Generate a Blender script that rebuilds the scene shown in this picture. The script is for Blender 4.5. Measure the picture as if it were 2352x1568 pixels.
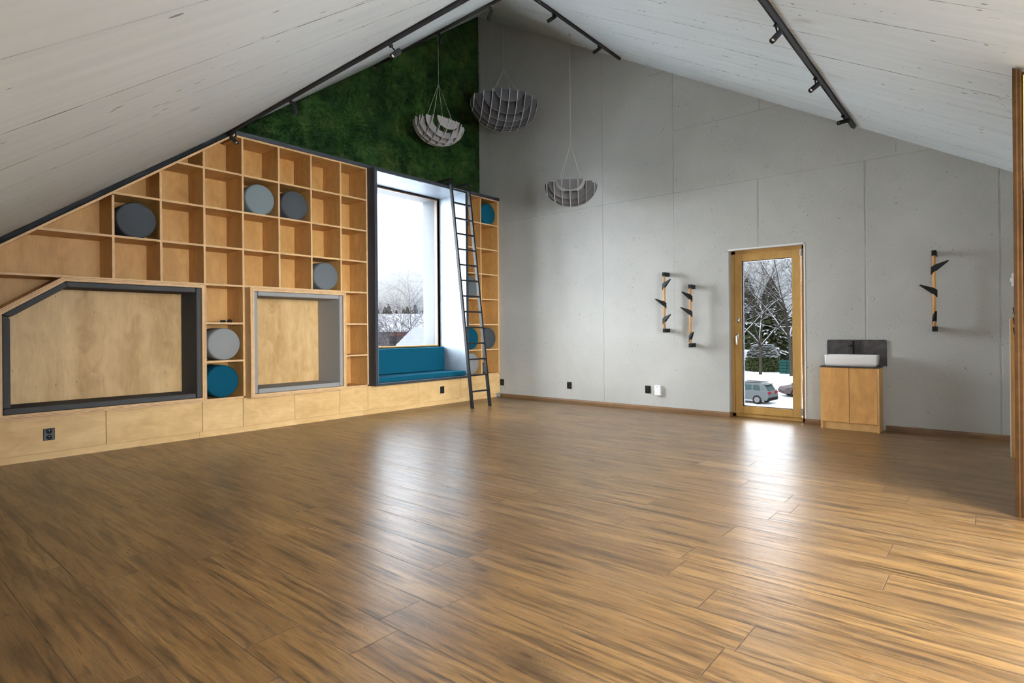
import bpy, bmesh, math, random
from mathutils import Vector, Matrix
for o in list(bpy.data.objects): bpy.data.objects.remove(o)
C = bpy.context.scene.collection
sc = bpy.context.scene
PI = math.pi
R_ = math.radians
rnd = random.Random(7)

# ------------------------------------------------------------ camera
cam_d = bpy.data.cameras.new('camera'); cam = bpy.data.objects.new('camera', cam_d); C.objects.link(cam)
cam.location = (6.8745, -7.3318, 1.1)
cam.rotation_euler = (Matrix.Rotation(R_(40.0475), 3, 'Z') @ Matrix.Rotation(R_(90), 3, 'X') @ Matrix.Rotation(R_(-0.5), 3, 'Z')).to_euler()
cam_d.sensor_width = 36; cam_d.lens = 36 * 1326.99 / 2352
cam_d.shift_y = -23.43 / 2352
cam_d.clip_start = 0.02; cam_d.clip_end = 500
sc.camera = cam
# ------------------------------------------------------------ exposure
sc.view_settings.view_transform = 'Standard'; sc.view_settings.look = 'None'
sc.view_settings.gamma = 1; sc.view_settings.use_curve_mapping = False
sc.view_settings.exposure = 0.78
sc.cycles.use_denoising = True
sc.cycles.use_adaptive_sampling = True; sc.cycles.adaptive_threshold = .035
sc.cycles.max_bounces = 9; sc.cycles.diffuse_bounces = 5; sc.cycles.glossy_bounces = 4
sc.cycles.transmission_bounces = 8; sc.cycles.transparent_max_bounces = 12
sc.cycles.sample_clamp_indirect = 6; sc.cycles.blur_glossy = 1.0
sc.cycles.caustics_reflective = False; sc.cycles.caustics_refractive = False
# ------------------------------------------------------------ overcast winter sky

SKY = 14.0; GLOW = 43.0
w = bpy.data.worlds.new('overcast_sky'); sc.world = w; w.use_nodes = True
nt = w.node_tree; nt.nodes.clear()
wo = nt.nodes.new('ShaderNodeOutputWorld'); bg = nt.nodes.new('ShaderNodeBackground')
tc = nt.nodes.new('ShaderNodeTexCoord'); no = nt.nodes.new('ShaderNodeTexNoise'); rp = nt.nodes.new('ShaderNodeValToRGB')
no.inputs['Scale'].default_value = 2.2; no.inputs['Detail'].default_value = 3
nt.links.new(tc.outputs['Generated'], no.inputs['Vector']); nt.links.new(no.outputs['Fac'], rp.inputs['Fac'])
rp.color_ramp.elements[0].position = .3; rp.color_ramp.elements[0].color = (.84, .92, 1, 1)
rp.color_ramp.elements[1].position = .75; rp.color_ramp.elements[1].color = (.99, .995, 1, 1)
nt.links.new(rp.outputs['Color'], bg.inputs['Color']); 
sx = nt.nodes.new('ShaderNodeSeparateXYZ'); nt.links.new(tc.outputs['Generated'], sx.inputs[0])
fc = nt.nodes.new('ShaderNodeFloatCurve'); nt.links.new(sx.outputs['Z'], fc.inputs['Value'])   # overcast: dim at the horizon, bright overhead
cu = fc.mapping.curves[0]
for i_, (zx, ll) in enumerate([(0, .064), (.12, .095), (.22, .30), (.45, .8), (1, 1)]):
    if i_ in (0,): cu.points[0].location = (zx, ll)
    elif i_ == 4: cu.points[len(cu.points) - 1].location = (zx, ll)
    else: cu.points.new(zx, ll)
fc.mapping.update()
mm = nt.nodes.new('ShaderNodeMath'); mm.operation = 'MULTIPLY'; mm.inputs[1].default_value = SKY
nt.links.new(fc.outputs[0], mm.inputs[0])
# unseen glow added to the sky, away from both views, to light the room
gl = nt.nodes.new('ShaderNodeMapRange'); gl.interpolation_type = 'SMOOTHSTEP'
for i_, x_ in enumerate((.25, -.45, 0, GLOW)): gl.inputs[i_ + 1].default_value = x_
nt.links.new(sx.outputs['Y'], gl.inputs[0])
ad = nt.nodes.new('ShaderNodeMath'); nt.links.new(mm.outputs[0], ad.inputs[0]); nt.links.new(gl.outputs[0], ad.inputs[1])
nt.links.new(ad.outputs[0], bg.inputs['Strength'])
nt.links.new(bg.outputs[0], wo.inputs['Surface'])

def area(name, loc, direction, sx, sy, power, color, portal=False, spread=180):
    l = bpy.data.lights.new(name, 'AREA'); l.shape = 'RECTANGLE'; l.size = sx; l.size_y = sy
    l.energy = power; l.color = color; l.spread = R_(spread)
    if portal: l.cycles.is_portal = True
    o = bpy.data.objects.new(name, l); C.objects.link(o); o.location = loc
    o.rotation_euler = Vector(direction).to_track_quat('-Z', 'Y').to_euler()
    return o
# portals in the two windows one sees, and in two fill windows added unseen behind the camera
area('window_portal', (-.30, -1.79, 2.05), (1, 0, 0), 2.4, 1.62, 1, (1, 1, 1), True)
area('door_portal', (4.71, .35, 1.05), (0, -1, 0), .95, 1.95, 1, (1, 1, 1), True)
area('added_side_window_portal', (8.96, -5.5, 1.42), (-1, 0, 0), 4.6, 1.86, 1, (1, 1, 1), True)
area('added_end_window_portal', (8.0, -8.16, 1.55), (0, 1, 0), 1.2, 1.3, 1, (1, 1, 1), True)

# ------------------------------------------------------------ materials
def new_mat(name):
    m = bpy.data.materials.new(name); m.use_nodes = True
    return m, m.node_tree, m.node_tree.nodes, m.node_tree.links, m.node_tree.nodes['Principled BSDF']
def plain(name, col, rough=.6, metal=0, spec=.5, emit=None, bump=0, bscale=200, var=0, vscale=30):
    m, t, N, L, b = new_mat(name)
    b.inputs['Base Color'].default_value = (*col, 1); b.inputs['Roughness'].default_value = rough
    b.inputs['Metallic'].default_value = metal; b.inputs['Specular IOR Level'].default_value = spec
    if emit: b.inputs['Emission Color'].default_value = (*emit[0], 1); b.inputs['Emission Strength'].default_value = emit[1]
    c = N.new('ShaderNodeTexCoord')
    n = N.new('ShaderNodeTexNoise'); n.inputs['Scale'].default_value = vscale; n.inputs['Detail'].default_value = 4
    L.new(c.outputs['Object'], n.inputs['Vector'])
    if var:
        r = N.new('ShaderNodeMixRGB'); r.inputs[1].default_value = (*[x * (1 - var) for x in col], 1)
        r.inputs[2].default_value = (*[min(1, x * (1 + var)) for x in col], 1)
        mr = N.new('ShaderNodeMapRange'); mr.inputs[1].default_value = .3; mr.inputs[2].default_value = .7
        L.new(n.outputs['Fac'], mr.inputs[0]); L.new(mr.outputs[0], r.inputs[0]); L.new(r.outputs[0], b.inputs['Base Color'])
    if bump:
        n2 = N.new('ShaderNodeTexNoise'); n2.inputs['Scale'].default_value = bscale; n2.inputs['Detail'].default_value = 2
        L.new(c.outputs['Object'], n2.inputs['Vector'])
        bp = N.new('ShaderNodeBump'); bp.inputs['Strength'].default_value = bump; bp.inputs['Distance'].default_value = .002
        L.new(n2.outputs['Fac'], bp.inputs['Height']); L.new(bp.outputs[0], b.inputs['Normal'])
    return m
class G:
    """small node-graph helper"""
    def __init__(s, t): s.t = t; s.N = t.nodes; s.L = t.links
    def put(s, sock, v):
        if isinstance(v, (int, float)): sock.default_value = v
        elif isinstance(v, (tuple, list)): sock.default_value = v if len(sock.default_value) == len(v) else (*v, 1)
        else: s.L.new(v, sock)
    def math(s, op, a, b=0, c=0, clamp=False):
        n = s.N.new('ShaderNodeMath'); n.operation = op; n.use_clamp = clamp
        s.put(n.inputs[0], a); s.put(n.inputs[1], b)
        if op in ('MULTIPLY_ADD', 'SMOOTH_MIN', 'COMPARE'): s.put(n.inputs[2], c)
        return n.outputs[0]
    def xyz(s, v):
        n = s.N.new('ShaderNodeSeparateXYZ'); s.L.new(v, n.inputs[0]); return n.outputs
    def comb(s, x, y, z):
        n = s.N.new('ShaderNodeCombineXYZ'); s.put(n.inputs[0], x); s.put(n.inputs[1], y); s.put(n.inputs[2], z); return n.outputs[0]
    def noise(s, vec, scale, detail=4, rough=.5, dist=0, out='Fac'):
        n = s.N.new('ShaderNodeTexNoise'); s.put(n.inputs['Vector'], vec); n.inputs['Scale'].default_value = scale
        n.inputs['Detail'].default_value = detail; n.inputs['Roughness'].default_value = rough; n.inputs['Distortion'].default_value = dist
        return n.outputs[out]
    def vor(s, vec, scale, feature='F1', out='Distance', rand=1):
        n = s.N.new('ShaderNodeTexVoronoi'); s.put(n.inputs['Vector'], vec); n.feature = feature
        n.inputs['Scale'].default_value = scale; n.inputs['Randomness'].default_value = rand
        return n.outputs[out]
    def rng(s, v, a, b, c=0, d=1, smooth=False):
        n = s.N.new('ShaderNodeMapRange'); s.put(n.inputs[0], v)
        for i, x in enumerate((a, b, c, d)): n.inputs[i + 1].default_value = x
        if smooth: n.interpolation_type = 'SMOOTHSTEP'
        return n.outputs[0]
    def mix(s, f, a, b, mode='MIX'):
        n = s.N.new('ShaderNodeMixRGB'); n.blend_type = mode; s.put(n.inputs[0], f); s.put(n.inputs[1], a); s.put(n.inputs[2], b); return n.outputs[0]
    def scale(s, v, sx, sy, sz):
        n = s.N.new('ShaderNodeVectorMath'); n.operation = 'MULTIPLY'; s.put(n.inputs[0], v); n.inputs[1].default_value = (sx, sy, sz); return n.outputs[0]
    def add(s, v, w_):
        n = s.N.new('ShaderNodeVectorMath'); n.operation = 'ADD'; s.put(n.inputs[0], v); s.put(n.inputs[1], w_); return n.outputs[0]
    def white(s, v, out='Value'):
        n = s.N.new('ShaderNodeTexWhiteNoise'); n.noise_dimensions = '3D'; s.put(n.inputs['Vector'], v); return n.outputs[out]
    def bump(s, h, strength, dist, normal=None):
        n = s.N.new('ShaderNodeBump'); n.inputs['Strength'].default_value = strength; n.inputs['Distance'].default_value = dist
        s.put(n.inputs['Height'], h)
        if normal: s.L.new(normal, n.inputs['Normal'])
        return n.outputs[0]
    def obj(s):
        n = s.N.new('ShaderNodeTexCoord'); return n.outputs['Object']

def birch(name, dark, light, grain_axis='z', knots=.35, rough=.45, scale=1.0):
    m, t, N, L, b = new_mat(name); g = G(t); v = g.obj()
    oi = N.new('ShaderNodeObjectInfo'); rv = g.math('MULTIPLY', oi.outputs['Random'], 37.0)
    v = g.add(v, g.comb(rv, rv, rv))
    k = {'z': (1, 1, .16), 'y': (1, .16, 1), 'x': (.16, 1, 1)}[grain_axis]
    vs = g.scale(v, *k)
    broad = g.noise(vs, 4.5 * scale, 3, .5, .6)
    fine = g.noise(vs, 60 * scale, 3, .6)
    fig = g.noise(g.scale(v, *[1 - .5 * (1 - q) for q in k]), 9 * scale, 2, .5, 1.2)
    c = g.mix(g.rng(broad, .3, .7), (*dark, 1), (*light, 1))
    c = g.mix(g.rng(fine, .3, .75, .0, .28), c, (*[q * .62 for q in dark], 1))
    c = g.mix(g.rng(fig, .35, .7, .0, .34), c, (*[min(1, q * 1.18) for q in light], 1))
    fl = g.vor(g.scale(v, *[q * 1.0 if q == 1 else q * 2.2 for q in k]), 22 * scale)
    fl = g.math('MULTIPLY', g.rng(fl, .10, .03), g.rng(g.noise(v, 3, 1), .44, .58))
    c = g.mix(g.math('MULTIPLY', fl, knots), c, (.12, .05, .015, 1))
    L.new(c, b.inputs['Base Color']); b.inputs['Roughness'].default_value = rough
    b.inputs['Specular IOR Level'].default_value = .4
    L.new(g.bump(fine, .15, .001), b.inputs['Normal'])
    return m
M = {}
M['ply'] = birch('birch_plywood_cell', (.45, .225, .058), (.62, .35, .115), 'z')
M['ply_pale'] = birch('birch_plywood_front', (.58, .36, .14), (.75, .51, .235), 'y')
M['ply_back'] = birch('birch_plywood_panel', (.45, .255, .085), (.74, .50, .235), 'z', .85, scale=.8)
M['ply_face'] = birch('birch_plywood_side', (.50, .27, .09), (.62, .37, .14), 'z')
M['ply_door'] = birch('birch_plywood_door', (.55, .265, .075), (.72, .40, .135), 'z', .8)
M['edge_l'] = plain('plywood_edge_light', (.72, .47, .24), .55, var=.1, vscale=14)
M['edge_d'] = plain('plywood_edge_dark', (.36, .18, .07), .6, var=.12, vscale=14)
M['edge_m'] = plain('plywood_edge_middle', (.52, .30, .13), .6, var=.12, vscale=14)
M['felt_dark'] = plain('charcoal_felt', (.088, .087, .088), .95, spec=.1, bump=.5, bscale=420, var=.18, vscale=240)
M['felt_pale'] = plain('light_grey_felt', (.30, .295, .285), .95, spec=.1, bump=.5, bscale=420, var=.12, vscale=240)
M['felt_teal'] = plain('teal_felt', (.002, .075, .125), .9, spec=.15, bump=.5, bscale=420, var=.22, vscale=260)
M['felt_navy'] = plain('blue_grey_felt', (.066, .073, .080), .95, spec=.1, bump=.5, bscale=420, var=.2, vscale=240)
M['felt_sky'] = plain('pale_blue_grey_felt', (.19, .225, .235), .95, spec=.1, bump=.5, bscale=420, var=.16, vscale=240)
M['felt_mid'] = plain('mid_grey_felt', (.135, .150, .155), .95, spec=.1, bump=.5, bscale=420, var=.16, vscale=240)
M['felt_ash'] = plain('ash_grey_felt', (.27, .275, .27), .95, spec=.1, bump=.5, bscale=420, var=.16, vscale=240)
M['shade_pale'] = plain('pale_lamp_felt', (.36, .34, .33), .95, spec=.1, var=.15, vscale=160)
M['shade_grey'] = plain('grey_lamp_felt', (.08, .08, .083), .95, spec=.1, var=.22, vscale=160)
M['shade_edge'] = plain('cut_felt_edge', (.52, .51, .51), .9, spec=.1)
M['shade_mid'] = plain('warm_grey_lamp_felt', (.14, .133, .13), .95, spec=.1, var=.2, vscale=160)
M['black'] = plain('black_metal', (.012, .013, .015), .62, 0, .22)
M['black_gloss'] = plain('black_plastic', (.010, .010, .011), .25, 0, .6)
M['anthracite'] = plain('anthracite_sheet', (.028, .033, .042), .5, 0, .5)
M['track'] = plain('dark_track_metal', (.030, .030, .032), .45, .2, .5)
M['steel'] = plain('brushed_steel', (.55, .54, .52), .28, 1)
M['chrome'] = plain('chrome', (.8, .8, .8), .15, 1)
M['white'] = plain('white_plastic', (.80, .80, .79), .4)
M['ceramic'] = plain('white_ceramic', (.82, .81, .79), .12, 0, .7)
M['slate'] = plain('dark_stone_laminate', (.055, .050, .048), .5, 0, .4, var=.45, vscale=16)
M['cord'] = plain('pale_cord', (.62, .60, .52), .7)
M['dowel'] = birch('beech_dowel', (.50, .24, .08), (.66, .36, .14), 'z', .1)
M['post_l'] = plain('brown_ply_edge_light', (.075, .035, .011), .8, spec=.08, var=.15, vscale=14)
M['post_d'] = plain('brown_ply_edge_dark', (.035, .016, .005), .8, spec=.08, var=.2, vscale=14)
M['lens'] = plain('lamp_lens', (.8, .75, .7), .3, emit=((1, .87, .80), .22))
M['frame_wood'] = birch('lacquered_pine', (.40, .225, .062), (.48, .285, .088), 'z', .05, .4)
M['frame_wood_dark'] = plain('frame_and_shadow_gap_brown', (.05, .028, .012), .6)  # dark brown of the window frame, also used for the cabinet's shadow gaps
M['gasket'] = plain('black_gasket', (.012, .012, .014), .5)
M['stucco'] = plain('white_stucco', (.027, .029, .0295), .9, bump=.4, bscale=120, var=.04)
M['plaster'] = plain('white_plaster', (.72, .71, .69), .8)
M['box_steel'] = None

def glass(name, tint):
    m, t, N, L, b = new_mat(name); N.remove(b)
    out = N['Material Output']
    tr = N.new('ShaderNodeBsdfTransparent'); tr.inputs[0].default_value = (*tint, 1)
    gl = N.new('ShaderNodeBsdfGlossy'); gl.inputs['Roughness'].default_value = .02; gl.inputs[0].default_value = (.9, .95, 1, 1)
    fr = N.new('ShaderNodeFresnel'); fr.inputs[0].default_value = 1.45
    mx = N.new('ShaderNodeMixShader'); mu = N.new('ShaderNodeMath'); mu.operation = 'MULTIPLY'; mu.inputs[1].default_value = .6
    L.new(fr.outputs[0], mu.inputs[0]); L.new(mu.outputs[0], mx.inputs[0])
    L.new(tr.outputs[0], mx.inputs[1]); L.new(gl.outputs[0], mx.inputs[2]); L.new(mx.outputs[0], out.inputs['Surface'])
    return m
M['glass'] = glass('tinted_window_glass', (.78, .79, .80))
M['glass_side'] = glass('added_side_window_glass', (.88, .88, .88))
M['glass_end'] = glass('added_end_window_glass', (.55, .55, .55))
M['glass_door'] = glass('tinted_door_glass', (.74, .75, .76))

def steel_sheet():
    m, t, N, L, b = new_mat('blue_grey_steel_sheet'); g = G(t); v = g.obj()
    n = g.noise(v, 2.2, 5, .6, .4); sm = g.noise(v, 7, 3, .6, 2.5)
    c = g.mix(g.rng(n, .3, .7), (.17, .20, .235, 1), (.25, .29, .33, 1))
    c = g.mix(g.rng(sm, .62, .74, 0, .45), c, (.10, .12, .145, 1))
    L.new(c, b.inputs['Base Color']); b.inputs['Roughness'].default_value = .38; b.inputs['Metallic'].default_value = .25
    return m
M['box_steel'] = steel_sheet()

def concrete():
    m, t, N, L, b = new_mat('fair_faced_concrete'); g = G(t); v = g.obj(); x, y, z = g.xyz(v)
    blot = g.noise(v, .9, 5, .6, .3); fine = g.noise(v, 38, 4, .6)
    col = g.mix(g.rng(blot, .3, .7), (.402, .402, .374, 1), (.488, .488, .456, 1))
    col = g.mix(g.rng(fine, .3, .7, 0, .18), col, (.33, .33, .305, 1))
    # formwork joints: horizontals at 2.93 and 3.76 (partly filled), verticals at the panel edges
    wob = g.math('MULTIPLY', g.math('SUBTRACT', g.noise(v, 2.5, 2), .5), .012)
    def line(coord, at, wd, lo=None, hi=None, other=None):
        d = g.math('ABSOLUTE', g.math('SUBTRACT', g.math('ADD', coord, wob), at))
        f = g.rng(d, wd, wd * .4)
        if lo is not None: f = g.math('MULTIPLY', f, g.math('MULTIPLY', g.math('GREATER_THAN', other, lo), g.math('LESS_THAN', other, hi)))
        return f
    segs = [(z, 2.932, .004, .5, 9, x), (z, 3.762, .004, 3.5, 9, x), (z, 4.60, .005, 3.2, 9, x),
            (x, .25, .004, -1, 9, z), (x, 2.465, .007, -1, 9, z), (x, 3.56, .008, 2.93, 9, z), (x, 3.56, .003, .9, 2.93, z),
            (x, 4.65, .011, 2.10, 2.93, z), (x, 4.675, .009, 3.76, 9, z), (x, 5.775, .011, .9, 2.93, z),
            (x, 6.06, .009, 2.97, 9, z), (x, 6.90, .012, -1, 9, z)]
    tot = None
    for s_ in segs:
        f = line(*s_)
        tot = f if tot is None else g.math('MAXIMUM', tot, f)
    brk = g.rng(g.noise(v, 5, 2), .3, .5, .25, 1)
    tot = g.math('MULTIPLY', tot, brk)
    # blow holes, gathered in clusters
    vd = g.scale(g.add(v, g.scale(g.noise(v, 30, 1, out='Color'), .02, .02, .02)), 1, 1, 1)
    size = g.rng(g.noise(v, 9, 1), .35, .7, .05, .19)
    p1 = g.vor(vd, 46); p1 = g.math('LESS_THAN', p1, size)
    clus = g.rng(g.noise(v, 1.6, 3, .6), .44, .54)
    p1 = g.math('MULTIPLY', p1, clus)
    p2 = g.math('LESS_THAN', g.vor(vd, 17), g.rng(g.noise(v, 4, 1), .38, .7, .02, .12))
    pits = g.math('MAXIMUM', p1, p2, clamp=True)
    col = g.mix(g.math('MULTIPLY', tot, .30), col, (.15, .15, .138, 1))
    col = g.mix(g.math('MULTIPLY', pits, .72), col, (.085, .082, .075, 1))
    L.new(col, b.inputs['Base Color']); b.inputs['Roughness'].default_value = .62; b.inputs['Specular IOR Level'].default_value = .3
    h = g.math('SUBTRACT', g.math('MULTIPLY', g.noise(v, 5, 5, .6), .5), g.math('ADD', g.math('MULTIPLY', pits, 1.2), g.math('MULTIPLY', tot, 1.3)))
    L.new(g.bump(h, .55, .006), b.inputs['Normal'])
    return m
M['concrete'] = concrete()

def ceiling_mat(name, along):
    """board-marked concrete painted white; along = axis the boards run"""
    m, t, N, L, b = new_mat(name); g = G(t); v = g.obj(); x, y, z = g.xyz(v)
    a, c_ = (y, x) if along == 'y' else (x, y)
    str_v = g.comb(g.math('MULTIPLY', a, .10), c_, 0)
    st = g.noise(str_v, 14, 5, .6, .3); br = g.noise(v, .8, 4, .55)
    k_ = 1.0 if along == 'y' else 1.13  # right slope coloured lighter to carry its brighter window light
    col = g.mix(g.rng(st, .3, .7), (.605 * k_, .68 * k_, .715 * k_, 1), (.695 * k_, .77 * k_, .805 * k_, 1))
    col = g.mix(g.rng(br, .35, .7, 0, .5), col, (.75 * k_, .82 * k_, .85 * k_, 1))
    # board joints
    wob = g.math('MULTIPLY', g.math('SUBTRACT', g.noise(g.comb(g.math('MULTIPLY', a, .6), c_, 0), 1.5, 2), .5), .03)
    u = g.math('ADD', g.math('DIVIDE', g.math('ADD', c_, wob), .575 if along == 'y' else .457), .37 if along == 'y' else .452)
    fr = g.math('ABSOLUTE', g.math('SUBTRACT', g.math('FRACT', u), .5))
    cell = g.math('FLOOR', u)
    dash = g.noise(g.comb(g.math('MULTIPLY', a, 1.2), g.math('MULTIPLY', cell, 7.3), 3), 1.0, 3, .65)
    dash2 = g.noise(g.comb(g.math('MULTIPLY', a, 22), g.math('MULTIPLY', cell, 3.3), 1), 1.0, 1)
    wd = g.math('MULTIPLY', g.rng(dash, .38, .62, 0, .014), g.rng(dash2, .35, .6, .3, 1))
    crack = g.math('MULTIPLY', g.math('LESS_THAN', fr, wd), g.math('GREATER_THAN', dash, .39))
    # short slanted splits
    v2 = g.comb(g.math('MULTIPLY', a, 1.1), g.math('MULTIPLY', c_, 14), 0)
    sp = g.vor(v2, 1.6); sp = g.math('LESS_THAN', sp, g.rng(g.noise(v, 1.7, 2), .45, .7, 0, .12))
    size = g.rng(g.noise(v, 5, 1), .42, .7, .0, .16)
    pit = g.math('LESS_THAN', g.vor(g.comb(g.math('MULTIPLY', a, .55), c_, 0), 17), size)
    dk = g.math('MAXIMUM', g.math('MULTIPLY', crack, .9), g.math('MAXIMUM', g.math('MULTIPLY', sp, .6), g.math('MULTIPLY', pit, .8)))
    col = g.mix(dk, col, (.10, .10, .10, 1))
    L.new(col, b.inputs['Base Color']); b.inputs['Roughness'].default_value = .55; b.inputs['Specular IOR Level'].default_value = .35
    h = g.math('SUBTRACT', g.math('MULTIPLY', st, .6), g.math('MULTIPLY', dk, 1.5))
    L.new(g.bump(h, .5, .006), b.inputs['Normal'])
    return m
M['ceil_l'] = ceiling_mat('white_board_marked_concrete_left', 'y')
M['ceil_r'] = ceiling_mat('white_board_marked_concrete_right_lit', 'x')

def floor_mat():
    m, t, N, L, b = new_mat('oak_laminate_planks'); g = G(t); v = g.obj(); x, y, z = g.xyz(v)
    PW, PL = .213, 1.285
    ry = g.math('DIVIDE', g.math('ADD', y, 4.908), PW); row = g.math('FLOOR', ry); fy = g.math('FRACT', ry)
    off = g.white(g.comb(row, 3.7, 1.1))
    rx = g.math('ADD', g.math('DIVIDE', x, PL), off); colm = g.math('FLOOR', rx); fx = g.math('FRACT', rx)
    rid = g.white(g.comb(row, colm, 5)); rid2 = g.white(g.comb(colm, row, 9))
    lx = g.math('ADD', x, g.math('MULTIPLY', rid, 31)); ly = g.math('ADD', y, g.math('MULTIPLY', rid2, 17))
    # broad streaks, cathedral figure, fine pores, knots
    str1 = g.noise(g.comb(g.math('MULTIPLY', lx, .5), g.math('MULTIPLY', ly, 7), rid), 1.5, 4, .6, .5)
    str2 = g.noise(g.comb(g.math('MULTIPLY', lx, 1.6), g.math('MULTIPLY', ly, 26), rid), 1.6, 4, .6, .6)
    warp = g.noise(g.comb(g.math('MULTIPLY', lx, .9), g.math('MULTIPLY', ly, 4.5), rid2), 1.3, 3, .5, .7)
    ring = g.math('ABSOLUTE', g.math('SUBTRACT', g.math('FRACT', g.math('MULTIPLY', warp, 36)), .5))
    fine = g.noise(g.comb(g.math('MULTIPLY', lx, 9), g.math('MULTIPLY', ly, 150), 0), 1.5, 3, .6)
    kd = g.vor(g.comb(g.math('MULTIPLY', lx, 1.1), g.math('MULTIPLY', ly, 3.4), 0), 1.15)
    halo = g.rng(kd, .34, .06, 0, 1, True); knot = g.rng(kd, .075, .03, 0, 1, True)
    kring = g.math('MULTIPLY', g.rng(g.math('SINE', g.math('MULTIPLY', kd, 150)), .1, .9), halo)
    str3 = g.noise(g.comb(g.math('MULTIPLY', lx, .9), g.math('MULTIPLY', ly, 8.5), rid2), 1.7, 3, .55, .3)
    dk = g.math('MULTIPLY', g.math('LESS_THAN', g.vor(g.comb(g.math('MULTIPLY', lx, 1.1), g.math('MULTIPLY', ly, 9), 0), 1.9), .10), 1)
    col = g.mix(g.rng(str1, .28, .72), (.150, .075, .023, 1), (.335, .188, .065, 1))
    col = g.mix(g.rng(str2, .47, .70, 0, .9), col, (.028, .014, .007, 1))
    col = g.mix(g.rng(rid, 0, 1, 0, .30), col, (.145, .080, .032, 1))
    figm = g.rng(g.noise(g.comb(lx, g.math('MULTIPLY', ly, 3), rid), 1.2, 2), .48, .62)
    rl = g.math('MULTIPLY', g.rng(ring, .30, .48), figm)
    col = g.mix(g.math('MULTIPLY', rl, .5), col, (.24, .16, .085, 1))
    col = g.mix(g.math('MULTIPLY', g.rng(fine, .48, .66), .42), col, (.035, .018, .009, 1))
    col = g.mix(g.rng(str3, .54, .70, 0, .72), col, (.034, .020, .010, 1))
    col = g.mix(g.math('MULTIPLY', halo, .42), col, (.045, .024, .011, 1))
    col = g.mix(g.math('MULTIPLY', kring, .30), col, (.20, .125, .06, 1))
    col = g.mix(g.math('MULTIPLY', knot, .85), col, (.045, .022, .010, 1))
    col = g.mix(g.math('MULTIPLY', dk, .55), col, (.05, .025, .012, 1))
    sy = g.math('SUBTRACT', .5, g.math('ABSOLUTE', g.math('SUBTRACT', fy, .5)))
    sx = g.math('SUBTRACT', .5, g.math('ABSOLUTE', g.math('SUBTRACT', fx, .5)))
    sm = g.math('MAXIMUM', g.rng(sy, .016, .008), g.rng(sx, .0026, .0013), clamp=True)
    col = g.mix(g.math('MULTIPLY', sm, .6), col, (.06, .03, .014, 1))
    L.new(col, b.inputs['Base Color'])
    ro = g.math('ADD', g.rng(str2, .3, .8, .27, .36), g.math('MULTIPLY', rl, .12))
    L.new(ro, b.inputs['Roughness']); b.inputs['Specular IOR Level'].default_value = .75
    h = g.math('SUBTRACT', g.math('ADD', g.math('MULTIPLY', fine, .5), g.math('MULTIPLY', rl, -.18)), g.math('MULTIPLY', sm, 2.0))
    L.new(g.bump(h, .5, .0016), b.inputs['Normal'])
    return m
M['floor'] = floor_mat()
M['skirting'] = birch('brown_skirting', (.14, .074, .032), (.24, .135, .062), 'x', .2)

def moss_mat():
    m, t, N, L, b = new_mat('preserved_moss'); g = G(t); v = g.obj()
    a = g.noise(v, 2.6, 4, .6, .4); f = g.noise(v, 60, 4, .7); y_ = g.noise(g.add(v, (5, 3, 9)), 3.7, 5, .65)
    col = g.mix(g.rng(a, .36, .66), (.010, .036, .010, 1), (.045, .110, .022, 1))
    col = g.mix(g.rng(y_, .52, .70, 0, .75), col, (.105, .14, .030, 1))
    col = g.mix(g.rng(g.noise(g.add(v, (1, 8, 2)), 5, 3), .6, .75, 0, .4), col, (.045, .045, .018, 1))
    col = g.mix(g.rng(f, .35, .75, 0, .7), col, (.003, .010, .003, 1))
    L.new(col, b.inputs['Base Color']); b.inputs['Roughness'].default_value = .9; b.inputs['Specular IOR Level'].default_value = .15
    L.new(g.bump(f, 1, .02), b.inputs['Normal'])
    return m
M['moss'] = moss_mat()

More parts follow.
